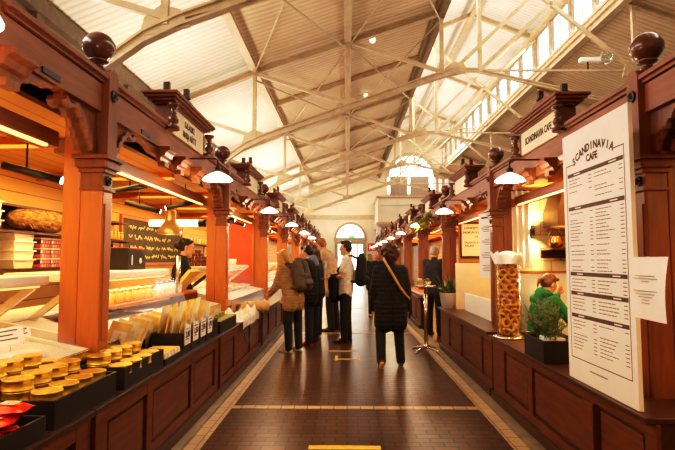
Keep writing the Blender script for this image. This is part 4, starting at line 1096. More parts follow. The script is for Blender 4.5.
for i, ch in enumerate(title):
    a = (i - 5) * .085; u = .5 + .70 * math.sin(a); v = .912 + .40 * (math.cos(a) - 1)
    mb.text(ch, face_left(X0 - .001, (0.5 - u) * BW, v * BH) @ RZ(-a), .068, .0006, bold=.002)
mb.text('CAFE', face_left(X0 - .001, 0, .87 * BH), .062, .0006, bold=.002); mb.build('title_lettering', M['inkb'], t)
bars = (.825, .688, .424, .347, .258)
for v in bars:
    mb = MB(); bar_(mb, .085, .925, v - .0075, v + .0075); mb.build('heading_band', M['inkb'], t)
for v in bars:
    for u in (.2, .74):
        mb = MB(); bar_(mb, u, u + .1, v - .0022, v + .0022, .0014); mb.build('heading_text', M['paper'], t)
mb = MB(); random.seed(3)
for a, b in ((.812, .70), (.675, .436), (.411, .36), (.334, .272), (.245, .112)):
    v = a - .008
    while v > b:
        for u0, ln, pu in ((.11, .24, .44), (.53, .28, .87)):
            if random.random() < .90:
                u = u0; e = u0 + ln * random.uniform(.5, 1)
                while u < e:
                    w_ = random.uniform(.02, .06); bar_(mb, u, min(e, u + w_), v - .0015, v + .0015); u += w_ + .008
                bar_(mb, pu, pu + .045, v - .0015, v + .0015)
        v -= .0135 if random.random() < .8 else .022
bar_(mb, .36, .62, .055, .059); tag(mb.build('price_list', mat('menu_text', (.16, .11, .10), .7), t), kind='stuff')
random.seed(11)
t = thing('paper_note', 'white paper note taped over right edge of the menu board', 'paper note', (1.497, 2.575, 1.155))
mb = MB(); mb.grid(lambda u, v: (-.002 - .012 * math.sin(PI * u) * (1 - v) - .02 * (1 - u) * (1 - v), -.17 + .34 * v * 1.0, .31 * u), 8, 8); mb.build('sheet', M['paper'], t)
mb = MB()
for k, (a, b) in enumerate(((-.08, .08), (-.10, .10), (-.03, .03))): mb.box(-.019, -.0165, a, b, .215 - k * .014, .2175 - k * .014)
for k, (a, b) in enumerate(((-.10, .10), (-.08, .08), (-.06, .06), (-.03, .03), (-.035, .035))): mb.box(-.021, -.0185, a, b, .14 - k * .015, .1425 - k * .015)
mb.build('printed_lines', mat('note_text', (.25, .2, .18), .7), t)
MB().box(-.004, -.001, -.025, .025, .29, .311).build('tape', M['white'], t)

# tall clear jar of fried snack rings with a paper crown
JX, JY, JZ = 1.635, 5.24, .6655
t = thing('snack_jar', 'tall clear jar filled with golden snack rings, white paper at top', 'jar', (JX, JY, JZ))
MB().lathe([(.15, 0), (.155, .004), (.155, .02), (.135, .026), (.12, .03)], seg=28).build('base', M['chrome'], t)
MB().lathe([(.124, .031), (.124, .80), (.128, .802), (.128, .79)], seg=28, cap=False).build('tube', M['glass'], t)
mb = MB()
def crown(u, v):
    a = 2 * PI * v; return ((.128 + .025 * u + .018 * math.sin(5 * a) * u) * math.cos(a), (.128 + .025 * u + .018 * math.sin(5 * a + 1) * u) * math.sin(a), .745 + u * (.10 + .02 * math.sin(2 * a + 1) + .018 * math.sin(9 * a) + .012 * math.sin(17 * a)))
mb.grid(crown, 6, 40); mb.build('paper_crown', M['paper'], t)
MB().ball((0, 0, .80), .105, sq=(1.1, 1.1, .75)).build('paper_stuffing', M['paper'], t)
snm = mat('fried_snack', (.90, .46, .11), .45, var=.3, scale=16, bump=.4, col2=(.68, .27, .045)); rg = None
for i in range(84):
    lab = 'golden brown fried snack ring inside the tall clear jar'
    if rg is None:
        mb = MB(); pts = [((.034 + .005 * math.sin(3 * a)) * math.cos(a), .034 * math.sin(a), .007 * math.sin(2 * a)) for a in [2 * PI * k / 14 for k in range(14)]]
        mb.tube(pts, .0135, 7, closed=True); rg = o = mb.build('snack_ring', snm)
        tag(o, lab, 'snack', 'snack rings in the tall jar')
    else: o = rg.copy(); C.objects.link(o)
    lv = i // 6; a = (i % 6) * PI / 3 + lv * .5
    o.location = (JX + .072 * math.cos(a), JY + .072 * math.sin(a), JZ + .065 + lv * .049 + random.uniform(-.006, .006))
    o.rotation_euler = (random.uniform(.9, 2.2), random.uniform(-.5, .5), a + PI / 2 + random.uniform(-.4, .4))

# rosemary planter
t = thing('herb_planter', 'black planter box with bushy green herb on the right counter', 'planter', (1.60, 4.16, .6655))
for a in ((-.11, .11, -.21, -.195, 0, .17), (-.11, .11, .195, .21, 0, .17), (-.11, -.095, -.195, .195, 0, .17), (.095, .11, -.195, .195, 0, .17)): MB().box(*a, bev=.003).build('box_side', M['tray'], t)
MB().box(-.095, .095, -.195, .195, 0, .13).build('soil', mat('soil', (.05, .03, .02), .9), t)
MB().box(-.06, .08, -.16, .02, .13, .185, bev=.01).build('inner_pot', M['white'], t)
herb = [mat('herb_green', (.11, .18, .05), .6, var=.35, scale=20), mat('herb_light', (.18, .24, .07), .6, var=.3, scale=20)]
mb = MB(); random.seed(5)
for i in range(130):
    a = random.uniform(0, 2 * PI); sp = random.uniform(.1, 1); b0 = Vector((random.uniform(-.06, .06), random.uniform(-.15, .15), .13))
    h = random.uniform(.16, .38) * (1.15 - .45 * sp); tip = b0 + Vector((math.cos(a) * .15 * sp, math.sin(a) * .22 * sp, h))
    mid = (b0 + tip) / 2 + Vector((0, 0, .03)); mb.m(0); mb.tube([b0, mid, tip], [.0025, .002, .001], 4)
    for k in range(16):
        f = .2 + .8 * k / 16; p = b0.lerp(mid, f * 2) if f < .5 else mid.lerp(tip, f * 2 - 1)
        d = Vector((random.uniform(-1, 1), random.uniform(-1, 1), random.uniform(.1, 1))).normalized() * .034; s_ = d.orthogonal().normalized() * .0045
        mb.m(random.randint(0, 1)); mb.add([p - s_, p + s_, p + d], [(0, 1, 2)])
tag(mb.build('herb_sprigs', herb, t), kind='stuff')
MB().tube([(-.02, .12, .13), (-.06, .17, .30), (-.08, .18, .33)], [.004, .003, .012], 6).build('red_bud', redm, t)

# far counter: white pot plant, cream screens, grey chair back
t = thing('potted_plant', 'spiky green plant in white pot on far end of right counter', 'potted plant', (1.62, 8.22, .6905))
MB().lathe([(.10, 0), (.11, .01), (.145, .22), (.15, .24), (.14, .24), (.13, .2), (1e-5, .2)], seg=24, cap=False).build('pot', M['white'], t)
mb = MB(); random.seed(6)
for i in range(80):
    a = random.uniform(0, 2 * PI); l = random.uniform(.18, .42); o_ = random.uniform(.2, 1.1)
    if i > 55: a = random.uniform(-.8, .6); l *= 1.15
    b0 = Vector((random.uniform(-.1, .1), random.uniform(-.1, .1), .2)); d = Vector((math.cos(a) * o_, math.sin(a) * o_, 1)).normalized()
    m_ = b0 + d * l * .6; tip = b0 + d * l + Vector((math.cos(a), math.sin(a), -.5)) * l * .25 * o_; s_ = Vector((-math.sin(a), math.cos(a), 0)) * .008
    mb.m(i % 2); mb.add([b0 - s_, b0 + s_, m_ + s_, m_ - s_, tip], [(0, 1, 2, 3), (3, 2, 4)])
for i in range(120):
    a = random.uniform(0, 2 * PI); r = random.uniform(0, .15); p = Vector((r * math.cos(a), r * math.sin(a), .21 + random.uniform(0, .1))); d = Vector((random.uniform(-1, 1), random.uniform(-1, 1), random.uniform(0, 1))).normalized() * .06; s_ = d.orthogonal().normalized() * .02
    mb.m(1); mb.add([p - s_ * .2, p + d * .5 + s_, p + d, p + d * .5 - s_], [(0, 1, 2, 3)])
tag(mb.build('leaves', herb, t), kind='stuff')
scr = mat('cream_screen', (.90, .74, .54), .6, var=.03)
t = thing('cream_screen', 'tall cream panel behind the potted plant', 'panel', (2.05, 8.0, .0))
MB().box(-.36, .36, -.02, .02, .10, 1.40, bev=.004).build('panel', scr, t)
for x in (-.3, .3): MB().box(x - .03, x + .03, -.03, .03, 0, .1).build('foot', M['chrome'], t)
t = thing('low_screen', 'long low white panel behind the far right counter', 'panel', (1.80, 7.3, .6905))
MB().box(-.012, .012, -.85, .55, .0, .26, bev=.003).build('panel', M['white'], t); MB().box(-.012, .1, -.86, -.852, 0, .26).build('return_edge', M['white'], t)
t = thing('chair_back', 'dark grey padded chair behind the low white panel', 'chair', (2.3, 7.2, 0))
MB().box(-.2, .2, -.2, .2, .42, .48, bev=.02).build('seat', M['black'], t)
mb = MB(); mb.prism([(-.2, .5), (.2, .5), (.22, .85)] + [(.22 * math.cos(PI * i / 8), .85 + .13 * math.sin(PI * i / 8)) for i in range(1, 8)] + [(-.22, .85)], -.2, -.15, 'xz'); mb.build('backrest', cloth('grey_pad', (.12, .11, .11)), t)
for sx in (-.17, .17):
    for sy in (-.17, .17): MB().tube([(sx, sy, 0), (sx, sy, .42)], .015, 8).build('leg', M['chrome'], t)

# cross walls inside the cafe
tile = bricks('cream_tiles', (.86, .70, .44), (.82, .66, .40), (.45, .30, .14), .24, .16, .006, .25, .08, 'xz', .2)
t = thing('tiled_partition', 'cream tiled wall of the cafe with white lower panel', 'partition', (0, 6.36, 0))
MB().box(2.0, 4.1, 0, .05, 0, 2.27).build('tiled_wall', tile, t); MB().box(2.0, 4.1, -.03, -.001, 0, 1.29, bev=.004).build('white_panel', M['white'], t); MB().box(1.99, 4.1, -.045, -.001, 1.291, 1.315).build('rail', M['orange'], t)
t = thing('wall_lamp', 'black wall lamp throwing light up and down on cream tiles', 'lamp', (2.27, 6.34, 1.79))
MB().box(-.02, .02, -.0, .02, -.06, .06).build('back_plate', M['black'], t); MB().lathe([(.03, -.08), (.032, -.075), (.032, .075), (.03, .08)], (0, -.05, 0), 16, cap=False).build('cylinder', M['black'], t)
MB().ball((0, -.05, 0), .024).build('bulb', M['bulb'], t)
spot('wall_lamp_up', (2.27, 6.27, 1.82), (2.27, 6.33, 2.4), 70, (1, .72, .36), 110); spot('wall_lamp_down', (2.27, 6.27, 1.76), (2.27, 6.33, 1.2), 70, (1, .72, .36), 110)
copper = mat('copper', (.80, .42, .18), .25, 1.0, var=.1)
t = thing('extractor_hood', 'dark bronze hood on the cafe wall behind menu board', 'hood', (2.72, 6.1, 1.72))
mb = MB(); mb.prism([(-.3, .12), (.35, .12), (.35, .62), (-.2, .62), (-.3, .3)], -.22, .22, 'xz'); mb.build('body', mat('bronze', (.16, .08, .03), .35, .6), t); MB().box(-.32, .36, -.24, .22, .09, .119, bev=.004).build('rim', copper, t)
t = thing('copper_shelf', 'dark shelf under the hood carrying copper pots', 'shelf', (2.62, 6.1, 1.57))
MB().box(-.25, .45, -.16, .22, 0, .025).build('board', M['mahogd'], t); MB().box(-.25, .45, .18, .22, -.1, -.001).build('bracket', M['mahogd'], t)
for i, (x, r, h) in enumerate(((2.46, .085, .14), (2.68, .06, .1))):
    t = thing('copper_pot', ['large round copper pot on cafe shelf nearest the wall lamp', 'small copper pot on cafe shelf beside the large one'][i], 'pot', (x, 6.06, 1.596))
    MB().lathe([(r * .6, 0), (r * .95, .02), (r, h * .5), (r * .85, h * .85), (r * .9, h), (r * .82, h), (r * .8, h * .8), (1e-5, h * .75)], seg=20, cap=False).build('pot_body', copper, t)
    MB().tube([(r * .9 * math.cos(a), 0, h + r * .9 * math.sin(a)) for a in [PI * k / 10 for k in range(11)]], .006, 6).build('handle', M['chrome'], t)
t = thing('hanging_plant', 'small dark green trailing plant below the copper shelf', 'plant', (2.8, 6.12, 1.31))
MB().lathe([(.05, 0.006), (.07, .08), (.065, .08), (1e-5, .07)], seg=16, cap=False).build('pot', M['black'], t)
mb = MB()
for i in range(90):
    a = random.uniform(0, 2 * PI); p = Vector((.1 * math.cos(a) * random.random(), -.02 + .1 * math.sin(a) * random.random(), random.uniform(.06, .2))); d = Vector((random.uniform(-1, 1), random.uniform(-1, 1), random.uniform(-.5, 1))).normalized() * .06; s_ = d.orthogonal().normalized() * .018
    mb.m(i % 2); mb.add([p, p + d * .5 + s_, p + d, p + d * .5 - s_], [(0, 1, 2, 3)])
tag(mb.build('foliage', herb, t), kind='stuff')
t = thing('white_curtain', 'narrow white curtain hanging by the second right pillar', 'curtain', (2.06, 6.28, 1.35))
mb = MB(); mb.grid(lambda u, v: (-.11 + .30 * u, .018 * math.sin(u * 26), .95 * v), 40, 4); mb.build('fabric', M['paper'], t); MB().tube([(-.13, 0, .955), (.22, 0, .955)], .008, 8).build('rail', M['black'], t)

# framed soup sign on a plank wall
t = thing('plank_partition', 'brown plank wall carrying the framed soup sign', 'partition', (0, 9.08, 0))
MB().box(2.0, 4.1, 0, .04, 0, 2.27).build('panelling', M['plankx'], t); MB().box(1.985, 2.0, -.02, .05, 0, 2.27).build('edge_post', M['orange'], t)
t = thing('framed_sign', 'black framed cream sign with soup and salad lettering', 'sign', (2.225, 9.06, 1.49))
MB().box(-.2, .2, -.003, .012, .03, .60).build('panel', M['creamsign'], t)
for a in ((-.225, -.2, 0, .63), (.2, .225, 0, .63), (-.2, .2, 0, .03), (-.2, .2, .60, .63)): MB().box(a[0], a[1], -.02, .012, a[2], a[3]).build('frame_bar', M['black'], t)
mb = MB(); T = lambda x, z: TR(x, -.004, z) @ RX(PI / 2)
for tx, x, z in (('LOHIKEITTO', .0, .52), ('SALMON SOUP', .0, .445), ('10, 8', .09, .37), ('SALAATTI 9,90', .0, .265), ('SALAD', -.06, .21)): mb.text(tx, T(x, z), .052 if len(tx) < 12 else .046, .0006, bold=.001)
mb.build('lettering', M['ink'], t)
t = thing('picture_menu', 'tall white poster with food pictures beside the framed sign', 'poster', (1.84, 6.62, 1.22), .45)
MB().box(-.008, .008, -.19, .19, 0, .84).build('sheet', M['paper'], t)
fm = [mat('food_photo_a', (.75, .38, .12), .5, var=.4, scale=40), mat('food_photo_b', (.45, .18, .12), .5, var=.4, scale=40)]
for i in range(4):
    MB().lathe([(1e-5, 0), (.06, 0)], (0, 0, 0), 20, M=TR(-.0095, -.09, .12 + i * .17) @ RY(-PI / 2) @ Matrix.Diagonal((1, .9, 1, 1)), cap=False).build('food_picture', fm[i % 2], t)
mb = MB()
for i in range(4):
    for k in range(4): mb.box(-.0092, -.0085, -.01, .01 + .14 * random.uniform(.5, 1), .09 + i * .17 + k * .022, .096 + i * .17 + k * .022)
mb.box(-.0092, -.0085, -.14, .14, .77, .79); mb.build('printed_lines', M['ink'], t)

# standing pole table
t = thing('pole_table', 'steel standing pole table with star foot at end of right counters', 'table', (1.25, 8.2, 0))
MB().tube([(0, 0, .06), (0, 0, 1.03)], .03, 16).build('pole', M['chrome'], t)
MB().lathe([(.04, .06), (.06, .07), (.06, .1), (.035, .13)], seg=16).build('collar', M['chrome'], t)
for k in range(4):
    a = PI / 4 + k * PI / 2; MB().tube([(0, 0, .085), (.22 * math.cos(a), .22 * math.sin(a), .04), (.27 * math.cos(a), .27 * math.sin(a), .014)], [.022, .018, .013], 8).build('foot', M['chrome'], t)
MB().lathe([(.16, 1.02), (.165, 1.03), (.165, 1.045), (.16, 1.05)], seg=28).build('top', M['chrome'], t)
t = thing('tumbler', 'clear glass standing on the pole table', 'glass', (1.27, 8.16, 1.0505)); MB().lathe([(.03, 0), (.038, .11), (.035, .11), (.028, .008), (1e-5, .008)], seg=16, cap=False).build('glass_wall', M['caseglass'], t); MB().lathe([(.026, .009), (.03, .05), (1e-5, .05)], seg=14, cap=False).build('drink', jm[1], t)
t = thing('napkin_box', 'small brass napkin box on the pole table', 'box', (1.17, 8.24, 1.0505)); MB().box(-.05, .05, -.04, .04, 0, .08, bev=.005).build('case', M['brass'], t); MB().box(-.03, .03, -.02, .02, .08, .105).build('napkins', M['paper'], t)
t = thing('sugar_bowl', 'small white bowl on the pole table', 'bowl', (1.30, 8.28, 1.0505)); MB().lathe([(.03, 0), (.05, .03), (.055, .05), (.05, .05), (.03, .01), (1e-5, .01)], seg=16, cap=False).build('bowl', M['white'], t); MB().lathe([(.045, .04), (1e-5, .055)], seg=14, cap=False).build('contents', fm[0], t)

# leafy garland along the fourth right fascia
t = thing('garland', 'yellow green leafy garland under the fourth right fascia beam', 'garland', (1.57, 10.9, 2.20))
MB().tube([(0, -1.3, .06), (0, -.6, -.03), (0, 0, .04), (0, .6, -.03), (0, 1.3, .06)], .012, 6).build('wire', M['black'], t)
gl_ = [mat('leaf_yellow', (.55, .42, .10), .6, var=.3), mat('leaf_green', (.22, .26, .08), .6, var=.3)]
mb = MB()
for i in range(420):
    y = random.uniform(-1.3, 1.3); p = Vector((random.uniform(-.06, .04), y, .02 + .04 * math.cos(y * 5) + random.uniform(-.09, .09))); d = Vector((random.uniform(-1, .6), random.uniform(-1, 1), random.uniform(-1, 1))).normalized() * .10; s_ = d.orthogonal().normalized() * .025
    mb.m(i % 2); mb.add([p, p + d * .5 + s_, p + d, p + d * .5 - s_], [(0, 1, 2, 3)])
tag(mb.build('leaves', gl_, t), kind='stuff')
# cafe table and bench for the seated woman
t = thing('cafe_table', 'small pale cafe table in front of the seated woman', 'table', (2.85, 5.6, 0))
MB().box(-.28, .28, -.3, .3, .70, .73, bev=.006).build('table_top', M['orange'], t); MB().tube([(0, 0, .03), (0, 0, .70)], .035, 12).build('leg', M['black'], t); MB().lathe([(.2, 0.001), (.2, .02), (.04, .03)], seg=20).build('base', M['black'], t)
t = thing('cafe_stool', 'wooden stool under the seated woman in green', 'stool', (2.2, 5.9, 0))
MB().lathe([(.17, .42), (.18, .43), (.18, .45), (.17, .46)], seg=20).build('seat', M['orange'], t)
for a in (PI / 4, 3 * PI / 4, 5 * PI / 4, 7 * PI / 4): MB().tube([(.19 * math.cos(a), .19 * math.sin(a), 0), (.12 * math.cos(a), .12 * math.sin(a), .42)], .017, 8).build('leg', M['orange'], t)
# goods on the far right counters
for i in range(8):
    dup(bw, (1.66, 11.1 + i * .28, .6655), None, '%s food bowl from the front on far right counter past the staff man' % ORD[i], 'bowls on the far right counter')
# ------------------------------------------------------------------ people: capsule skeletons fused into one continuous surface
skinm = mat('skin', (.62, .33, .21), .5, var=.06, scale=6); eyem = mat('eye_dark', (.03, .02, .015), .2); lipm = mat('lips', (.45, .15, .11), .5)
def caps(mb, p, q, r1, r2, seg=12):
    p = Vector(p); q = Vector(q); d = q - p; l = d.length
    if l < 1e-5: mb.ball(p, r1, seg, 8); return
    pr = []
    for i in range(5): a = PI / 2 * i / 4; pr.append((max(1e-5, r1 * math.sin(a)), -r1 * math.cos(a)))
    for i in range(5): a = PI / 2 * i / 4; pr.append((max(1e-5, r2 * math.cos(a)), l + r2 * math.sin(a)))
    mb.lathe(pr, (0, 0, 0), seg, Matrix.Translation(p) @ d.to_track_quat('Z', 'Y').to_matrix().to_4x4(), True, False)
def fuse(parts, voxel, it=4, noise=0.0):
    """Union capsules ('c', p, q, r1, r2) and ellipsoids ('e', c, radii) into one smooth skin."""
    mb = MB()
    for a in parts:
        if a[0] == 'c': caps(mb, *a[1:])
        else: mb.ball(a[1], 1.0, 16, 12, None, a[2])
    o = bpy.data.objects.new('tmp', mb.mesh('tmp', [])); C.objects.link(o)
    m = o.modifiers.new('r', 'REMESH'); m.mode = 'VOXEL'; m.voxel_size = voxel; m.use_smooth_shade = True
    s = o.modifiers.new('s', 'SMOOTH'); s.factor = .5; s.iterations = it
    dg = bpy.context.evaluated_depsgraph_get(); dg.update()
    me = bpy.data.meshes.new_from_object(o.evaluated_get(dg)); tm = o.data
    bpy.data.objects.remove(o); bpy.data.meshes.remove(tm)
    if noise:
        for v in me.vertices:
            n = Vector((math.sin(v.co.x * 61 + v.co.z * 33), math.sin(v.co.y * 57 + v.co.x * 41), math.sin(v.co.z * 49 + v.co.y * 37))); v.co += v.normal * noise * (n.x + n.y + n.z) / 2
    return me
def addmesh(mb, me):
    mb.add([v.co.copy() for v in me.vertices], [tuple(p.vertices) for p in me.polygons], True); bpy.data.meshes.remove(me)
def mk(name, parts, voxel, m, parent, it=4, noise=0.0):
    me = fuse(parts, voxel, it, noise); me.materials.clear(); me.materials.append(m); o = bpy.data.objects.new(name, me); C.objects.link(o); o.parent = parent
    for p in me.polygons: p.use_smooth = True
    return o
def nv(v): return Vector(v).normalized()

def person(label, pos, rz, H=1.75, lean=0, tilt=0, head=(0, 0), aL=((-.15, 0, -1), (-.05, .2, -1)), aR=((.15, 0, -1), (.05, .2, -1)),
           lL=((-.04, 0, -1), (0, 0, -1)), lR=((.04, 0, -1), (0, 0, -1)), top=None, trousers=None, shoes=None, sole=None, hair=None, hairm=None, coat=0.0, sleeve=1.0, w=1.0, hipz=None, hoody=False, footL=None, footR=None, curl=.5, collar=False, shz=.465):
    k = H / 1.75; t = thing('person', label, 'person', pos, rz)
    Rl = (RX(-math.radians(lean)) @ RY(math.radians(tilt))).to_3x3()
    hz = (hipz if hipz is not None else .93 * k)
    P = Vector((0, 0, hz)); up = lambda v: P + Rl @ (Vector(v) * k)
    Cc = up((0, 0, .34)); N = up((0, -.005, .53)); Sh = {-1: up((-.175 * w, 0, shz)), 1: up((.175 * w, 0, shz))}
    Hd = up((0, .03, .66)); Hr = (Rl.to_4x4() @ RX(math.radians(lean * .6)) @ RZ(math.radians(head[0])) @ RX(math.radians(-head[1])))
    HM = Matrix.Translation(Hd) @ Hr @ Matrix.Scale(k, 4); hp = lambda v: HM @ Vector(v)
    arms = {}; legs = {}
    for s, (u, f) in ((-1, aL), (1, aR)):
        e = Sh[s] + nv(u) * .29 * k; h = e + nv(f) * .25 * k; arms[s] = (Sh[s], e, h, nv(f))
    for s, (u, f) in ((-1, lL), (1, lR)):
        hip = P + Vector((s * .095 * k, 0, -.03 * k)); kn = hip + nv(u) * .43 * k; an = kn + nv(f) * .40 * k; legs[s] = (hip, kn, an)
    b = []
    for s in (-1, 1):
        b.append(('c', P + Vector((s * .07 * k, 0, 0)), Cc + Rl @ Vector((s * .075 * k, 0, 0)), .10 * k, .11 * k)); b.append(('c', Cc, Sh[s], .10 * k, .058 * k))
        S_, e, h, d = arms[s]; b += [('c', S_, e, .052 * k, .041 * k), ('c', e, h, .041 * k, .029 * k)]
        hip, kn, an = legs[s]; b += [('c', hip, kn, .088 * k, .057 * k), ('c', kn, an, .057 * k, .04 * k), ('c', an, an + Vector((0, .13 * k, -.045 * k)), .036 * k, .03 * k)]
    b += [('c', Cc, N, .11 * k, .055 * k), ('c', N, Hd + Hr.to_3x3() @ Vector((0, -.01, -.04)) * k, .056 * k, .054 * k), ('e', Hd + Vector((0, -.005 * k, .03 * k)), (.07 * k, .085 * k, .09 * k))]
    mb = MB(); addmesh(mb, fuse(b, .016, 4))
    # head with face, at finer grain
    hh = [('e', Vector((0, -.008, .035)), (.074, .094, .092)), ('e', Vector((0, .022, -.045)), (.056, .068, .075)), ('c', (0, .088, .012), (0, .105, -.022), .011, .016), ('c', (-.03, .078, -.005), (.03, .078, -.005), .022, .022),
          ('c', (-.014, .074, -.10), (.014, .074, -.10), .022, .022), ('c', (-.022, .083, -.058), (.022, .083, -.058), .011, .011), ('c', (-.04, .078, .036), (.04, .078, .036), .016, .016)]
    for s in (-1, 1): hh += [('c', (s * .074, -.005, .02), (s * .078, -.012, -.025), .016, .011)]
    me = fuse(hh, .0075, 3); me.transform(HM); addmesh(mb, me)
    # hands: palm, four fingers of unequal length, thumb from the side of the palm
    for s in (-1, 1):
        S_, e, h, d = arms[s]; side = nv(Vector((0, 1, 0)) - d * d.y) if abs(d.y) < .9 else nv(Vector((-s, 0, 0)) - d * d.dot(Vector((-s, 0, 0)))); pn = d.cross(side).normalized() * s
        c0 = h; pl = .095 * k; f = []
        for q in (-1, -.33, .33, 1): f.append(('c', c0 + side * q * .018 * k, c0 + d * pl + side * q * .03 * k, .013 * k, .011 * k))
        for q, ln in ((1, .068), (.36, .078), (-.32, .072), (-1, .055)):
            a = c0 + d * pl + side * q * .031 * k; m_ = a + (d * .8 - pn * curl * .5) * ln * .5 * k; e_ = m_ + (d * .55 - pn * curl) * ln * .5 * k
            f += [('c', a, m_, .0095 * k, .0085 * k), ('c', m_, e_, .0085 * k, .0075 * k)]
        a = c0 + d * .025 * k + side * .028 * k; m_ = a + (side * .75 + d * .7) * .042 * k; f += [('c', a, m_, .0125 * k, .0105 * k), ('c', m_, m_ + (d * .95 + side * .15) * .034 * k, .0105 * k, .009 * k)]
        addmesh(mb, fuse(f, .0058, 2))
    mb.build('body', skinm, t)
    for s in (-1, 1): MB().ball(hp((s * .031, .0835, .012)), .0115 * k, 10, 8).build('eye', eyem, t)
    ml = MB(); ml.tube([hp((-.026, .091, -.058)), hp((0, .097, -.058)), hp((.026, .091, -.058))], .005 * k, 6); ml.build('lips', lipm, t)
    # clothing
    if trousers:
        g = [('c', P + Vector((-.07 * k, 0, .05 * k)), P + Vector((.07 * k, 0, .05 * k)), .115 * k * w, .115 * k * w)]
        for s in (-1, 1): hip, kn, an = legs[s]; g += [('c', hip, kn, .104 * k * w, .078 * k), ('c', kn, an, .076 * k, .066 * k)]
        mk('trousers', g, .015, trousers, t)
    if shoes:
        for s, fd in ((-1, footL), (1, footR)):
            hip, kn, an = legs[s]; fdir = nv(fd) if fd else Vector((s * .12, 1, -.0)).normalized()
            dn = Vector((0, 0, -1)) if not fd else nv(fdir.cross(Vector((1, 0, 0))) * (1 if fdir.cross(Vector((1, 0, 0))).z < 0 else -1))
            hl = an + dn * .055 * k - fdir * .035 * k
            g = [('c', an, hl, .046 * k, .036 * k), ('c', hl, hl + fdir * .19 * k, .036 * k, .034 * k), ('c', an + fdir * .02, hl + fdir * .13 * k, .042 * k, .036 * k)]
            so = mk('shoe', g, .011, shoes, t, 2)
            if sole:
                mk('sole', [('c', hl + dn * .016 * k, hl + dn * .016 * k + fdir * .19 * k, .033 * k, .031 * k)], .011, sole, so, 1)
    if top:
        g = []; inf = top[1]; hem = -.10 - coat
        for s in (-1, 1):
            S_, e, h, d = arms[s]
            g.append(('c', up((s * .075 * w, 0, -.08)), Cc + Rl @ Vector((s * .078 * w * k, 0, 0)), (.112 + inf) * k, (.118 + inf) * k)); g.append(('c', Cc + Rl @ Vector((s * .05 * k, 0, .05 * k)), S_, (.10 + inf) * k, (.066 + inf) * k))
            if sleeve >= 1: g += [('c', S_, e, (.062 + inf) * k, (.054 + inf * .9) * k), ('c', e, e.lerp(h, .97), (.054 + inf * .9) * k, (.040 + inf * .7) * k)]
            else: g += [('c', S_, S_.lerp(e, sleeve), (.062 + inf) * k, (.062 + inf) * k)]
            if coat: g.append(('c', up((s * .085 * w, 0, -.05)), P + Vector((s * .10 * w * k, 0, hem * k)), (.12 + inf) * k, (.115 + inf) * k))
        g.append(('c', Cc, N + Vector((0, 0, .0)), (.11 + inf) * k, (.058 + inf * .4) * k))
        if collar: g.append(('c', N, N + Rl @ Vector((0, 0, .05 * k)), .075 * k, .07 * k))
        ob = mk('jacket' if sleeve >= 1 else 'shirt', g, .015, top[0], t)
    if hoody: mk('hood', [('c', N + Rl @ Vector((-.08 * k, -.04 * k, .02 * k)), N + Rl @ Vector((.08 * k, -.04 * k, .02 * k)), .05 * k, .05 * k), ('c', N + Rl @ Vector((-.08 * k, -.04 * k, .03 * k)), N + Rl @ Vector((-.05 * k, .05 * k, .01 * k)), .035 * k, .03 * k), ('c', N + Rl @ Vector((.08 * k, -.04 * k, .03 * k)), N + Rl @ Vector((.05 * k, .05 * k, .01 * k)), .035 * k, .03 * k), ('c', N + Rl @ Vector((0, -.07 * k, .02 * k)), N + Rl @ Vector((0, -.12 * k, -.08 * k)), .07 * k, .05 * k)], .012, hoody, t)
    # hair
    base = [('e', Vector((0, -.022, .056)), (.083, .094, .088)), ('e', Vector((0, -.05, .01)), (.079, .068, .075))]
    if hair == 'short': hs = base + [('c', (-.05, .052, .108), (.05, .052, .108), .022, .022), ('c', (-.07, .01, .05), (-.074, -.01, .01), .018, .012), ('c', (.07, .01, .05), (.074, -.01, .01), .018, .012)]
    elif hair == 'long': hs = base + [('c', (-.05, .048, .106), (.05, .048, .106), .024, .024)] + [('c', (s * .07, .03, .06), (s * .09, .0, -.16), .032, .028) for s in (-1, 1)] + [('c', (s * .04, -.08, .0), (s * .05, -.09, -.19), .05, .035) for s in (-1, 1)]
    elif hair == 'curly':
        hs = [('e', Vector((0, -.03, .05)), (.122, .115, .115)), ('e', Vector((0, -.05, -.035)), (.112, .085, .09))]; rr = random.Random(2)
        for i in range(46):
            a = rr.uniform(0, 2 * PI); c_ = rr.uniform(-.7, 1); sn = math.sqrt(1 - c_ * c_)
            if math.sin(a) * sn > .45 and c_ < .6: continue
            hs.append(('c', (.118 * sn * math.cos(a), -.035 + .11 * sn * math.sin(a), .035 + .115 * c_), (.118 * sn * math.cos(a), -.035 + .11 * sn * math.sin(a) + .003, .035 + .115 * c_ + .003), .026, .026))
    elif hair == 'bun': hs = base + [('c', (-.055, .04, .10), (.055, .04, .10), .024, .024), ('e', Vector((0, -.125, .0)), (.062, .055, .058)), ('e', Vector((0, -.06, .06)), (.09, .08, .085))]
    elif hair == 'pony': hs = base + [('c', (-.05, .046, .105), (.05, .046, .105), .023, .023), ('c', (0, -.10, .05), (0, -.16, -.02), .036, .026), ('c', (.0, -.16, -.02), (0, -.15, -.11), .028, .01)]
    else: hs = None
    if hs:
        me = fuse(hs, .0085, 2, .004); me.transform(HM); me.materials.clear(); me.materials.append(hairm); o = bpy.data.objects.new('hair', me); C.objects.link(o); o.parent = t
    return t, dict(N=N, C=Cc, P=P, Sh=Sh, R=Rl, arms=arms, k=k, legs=legs)

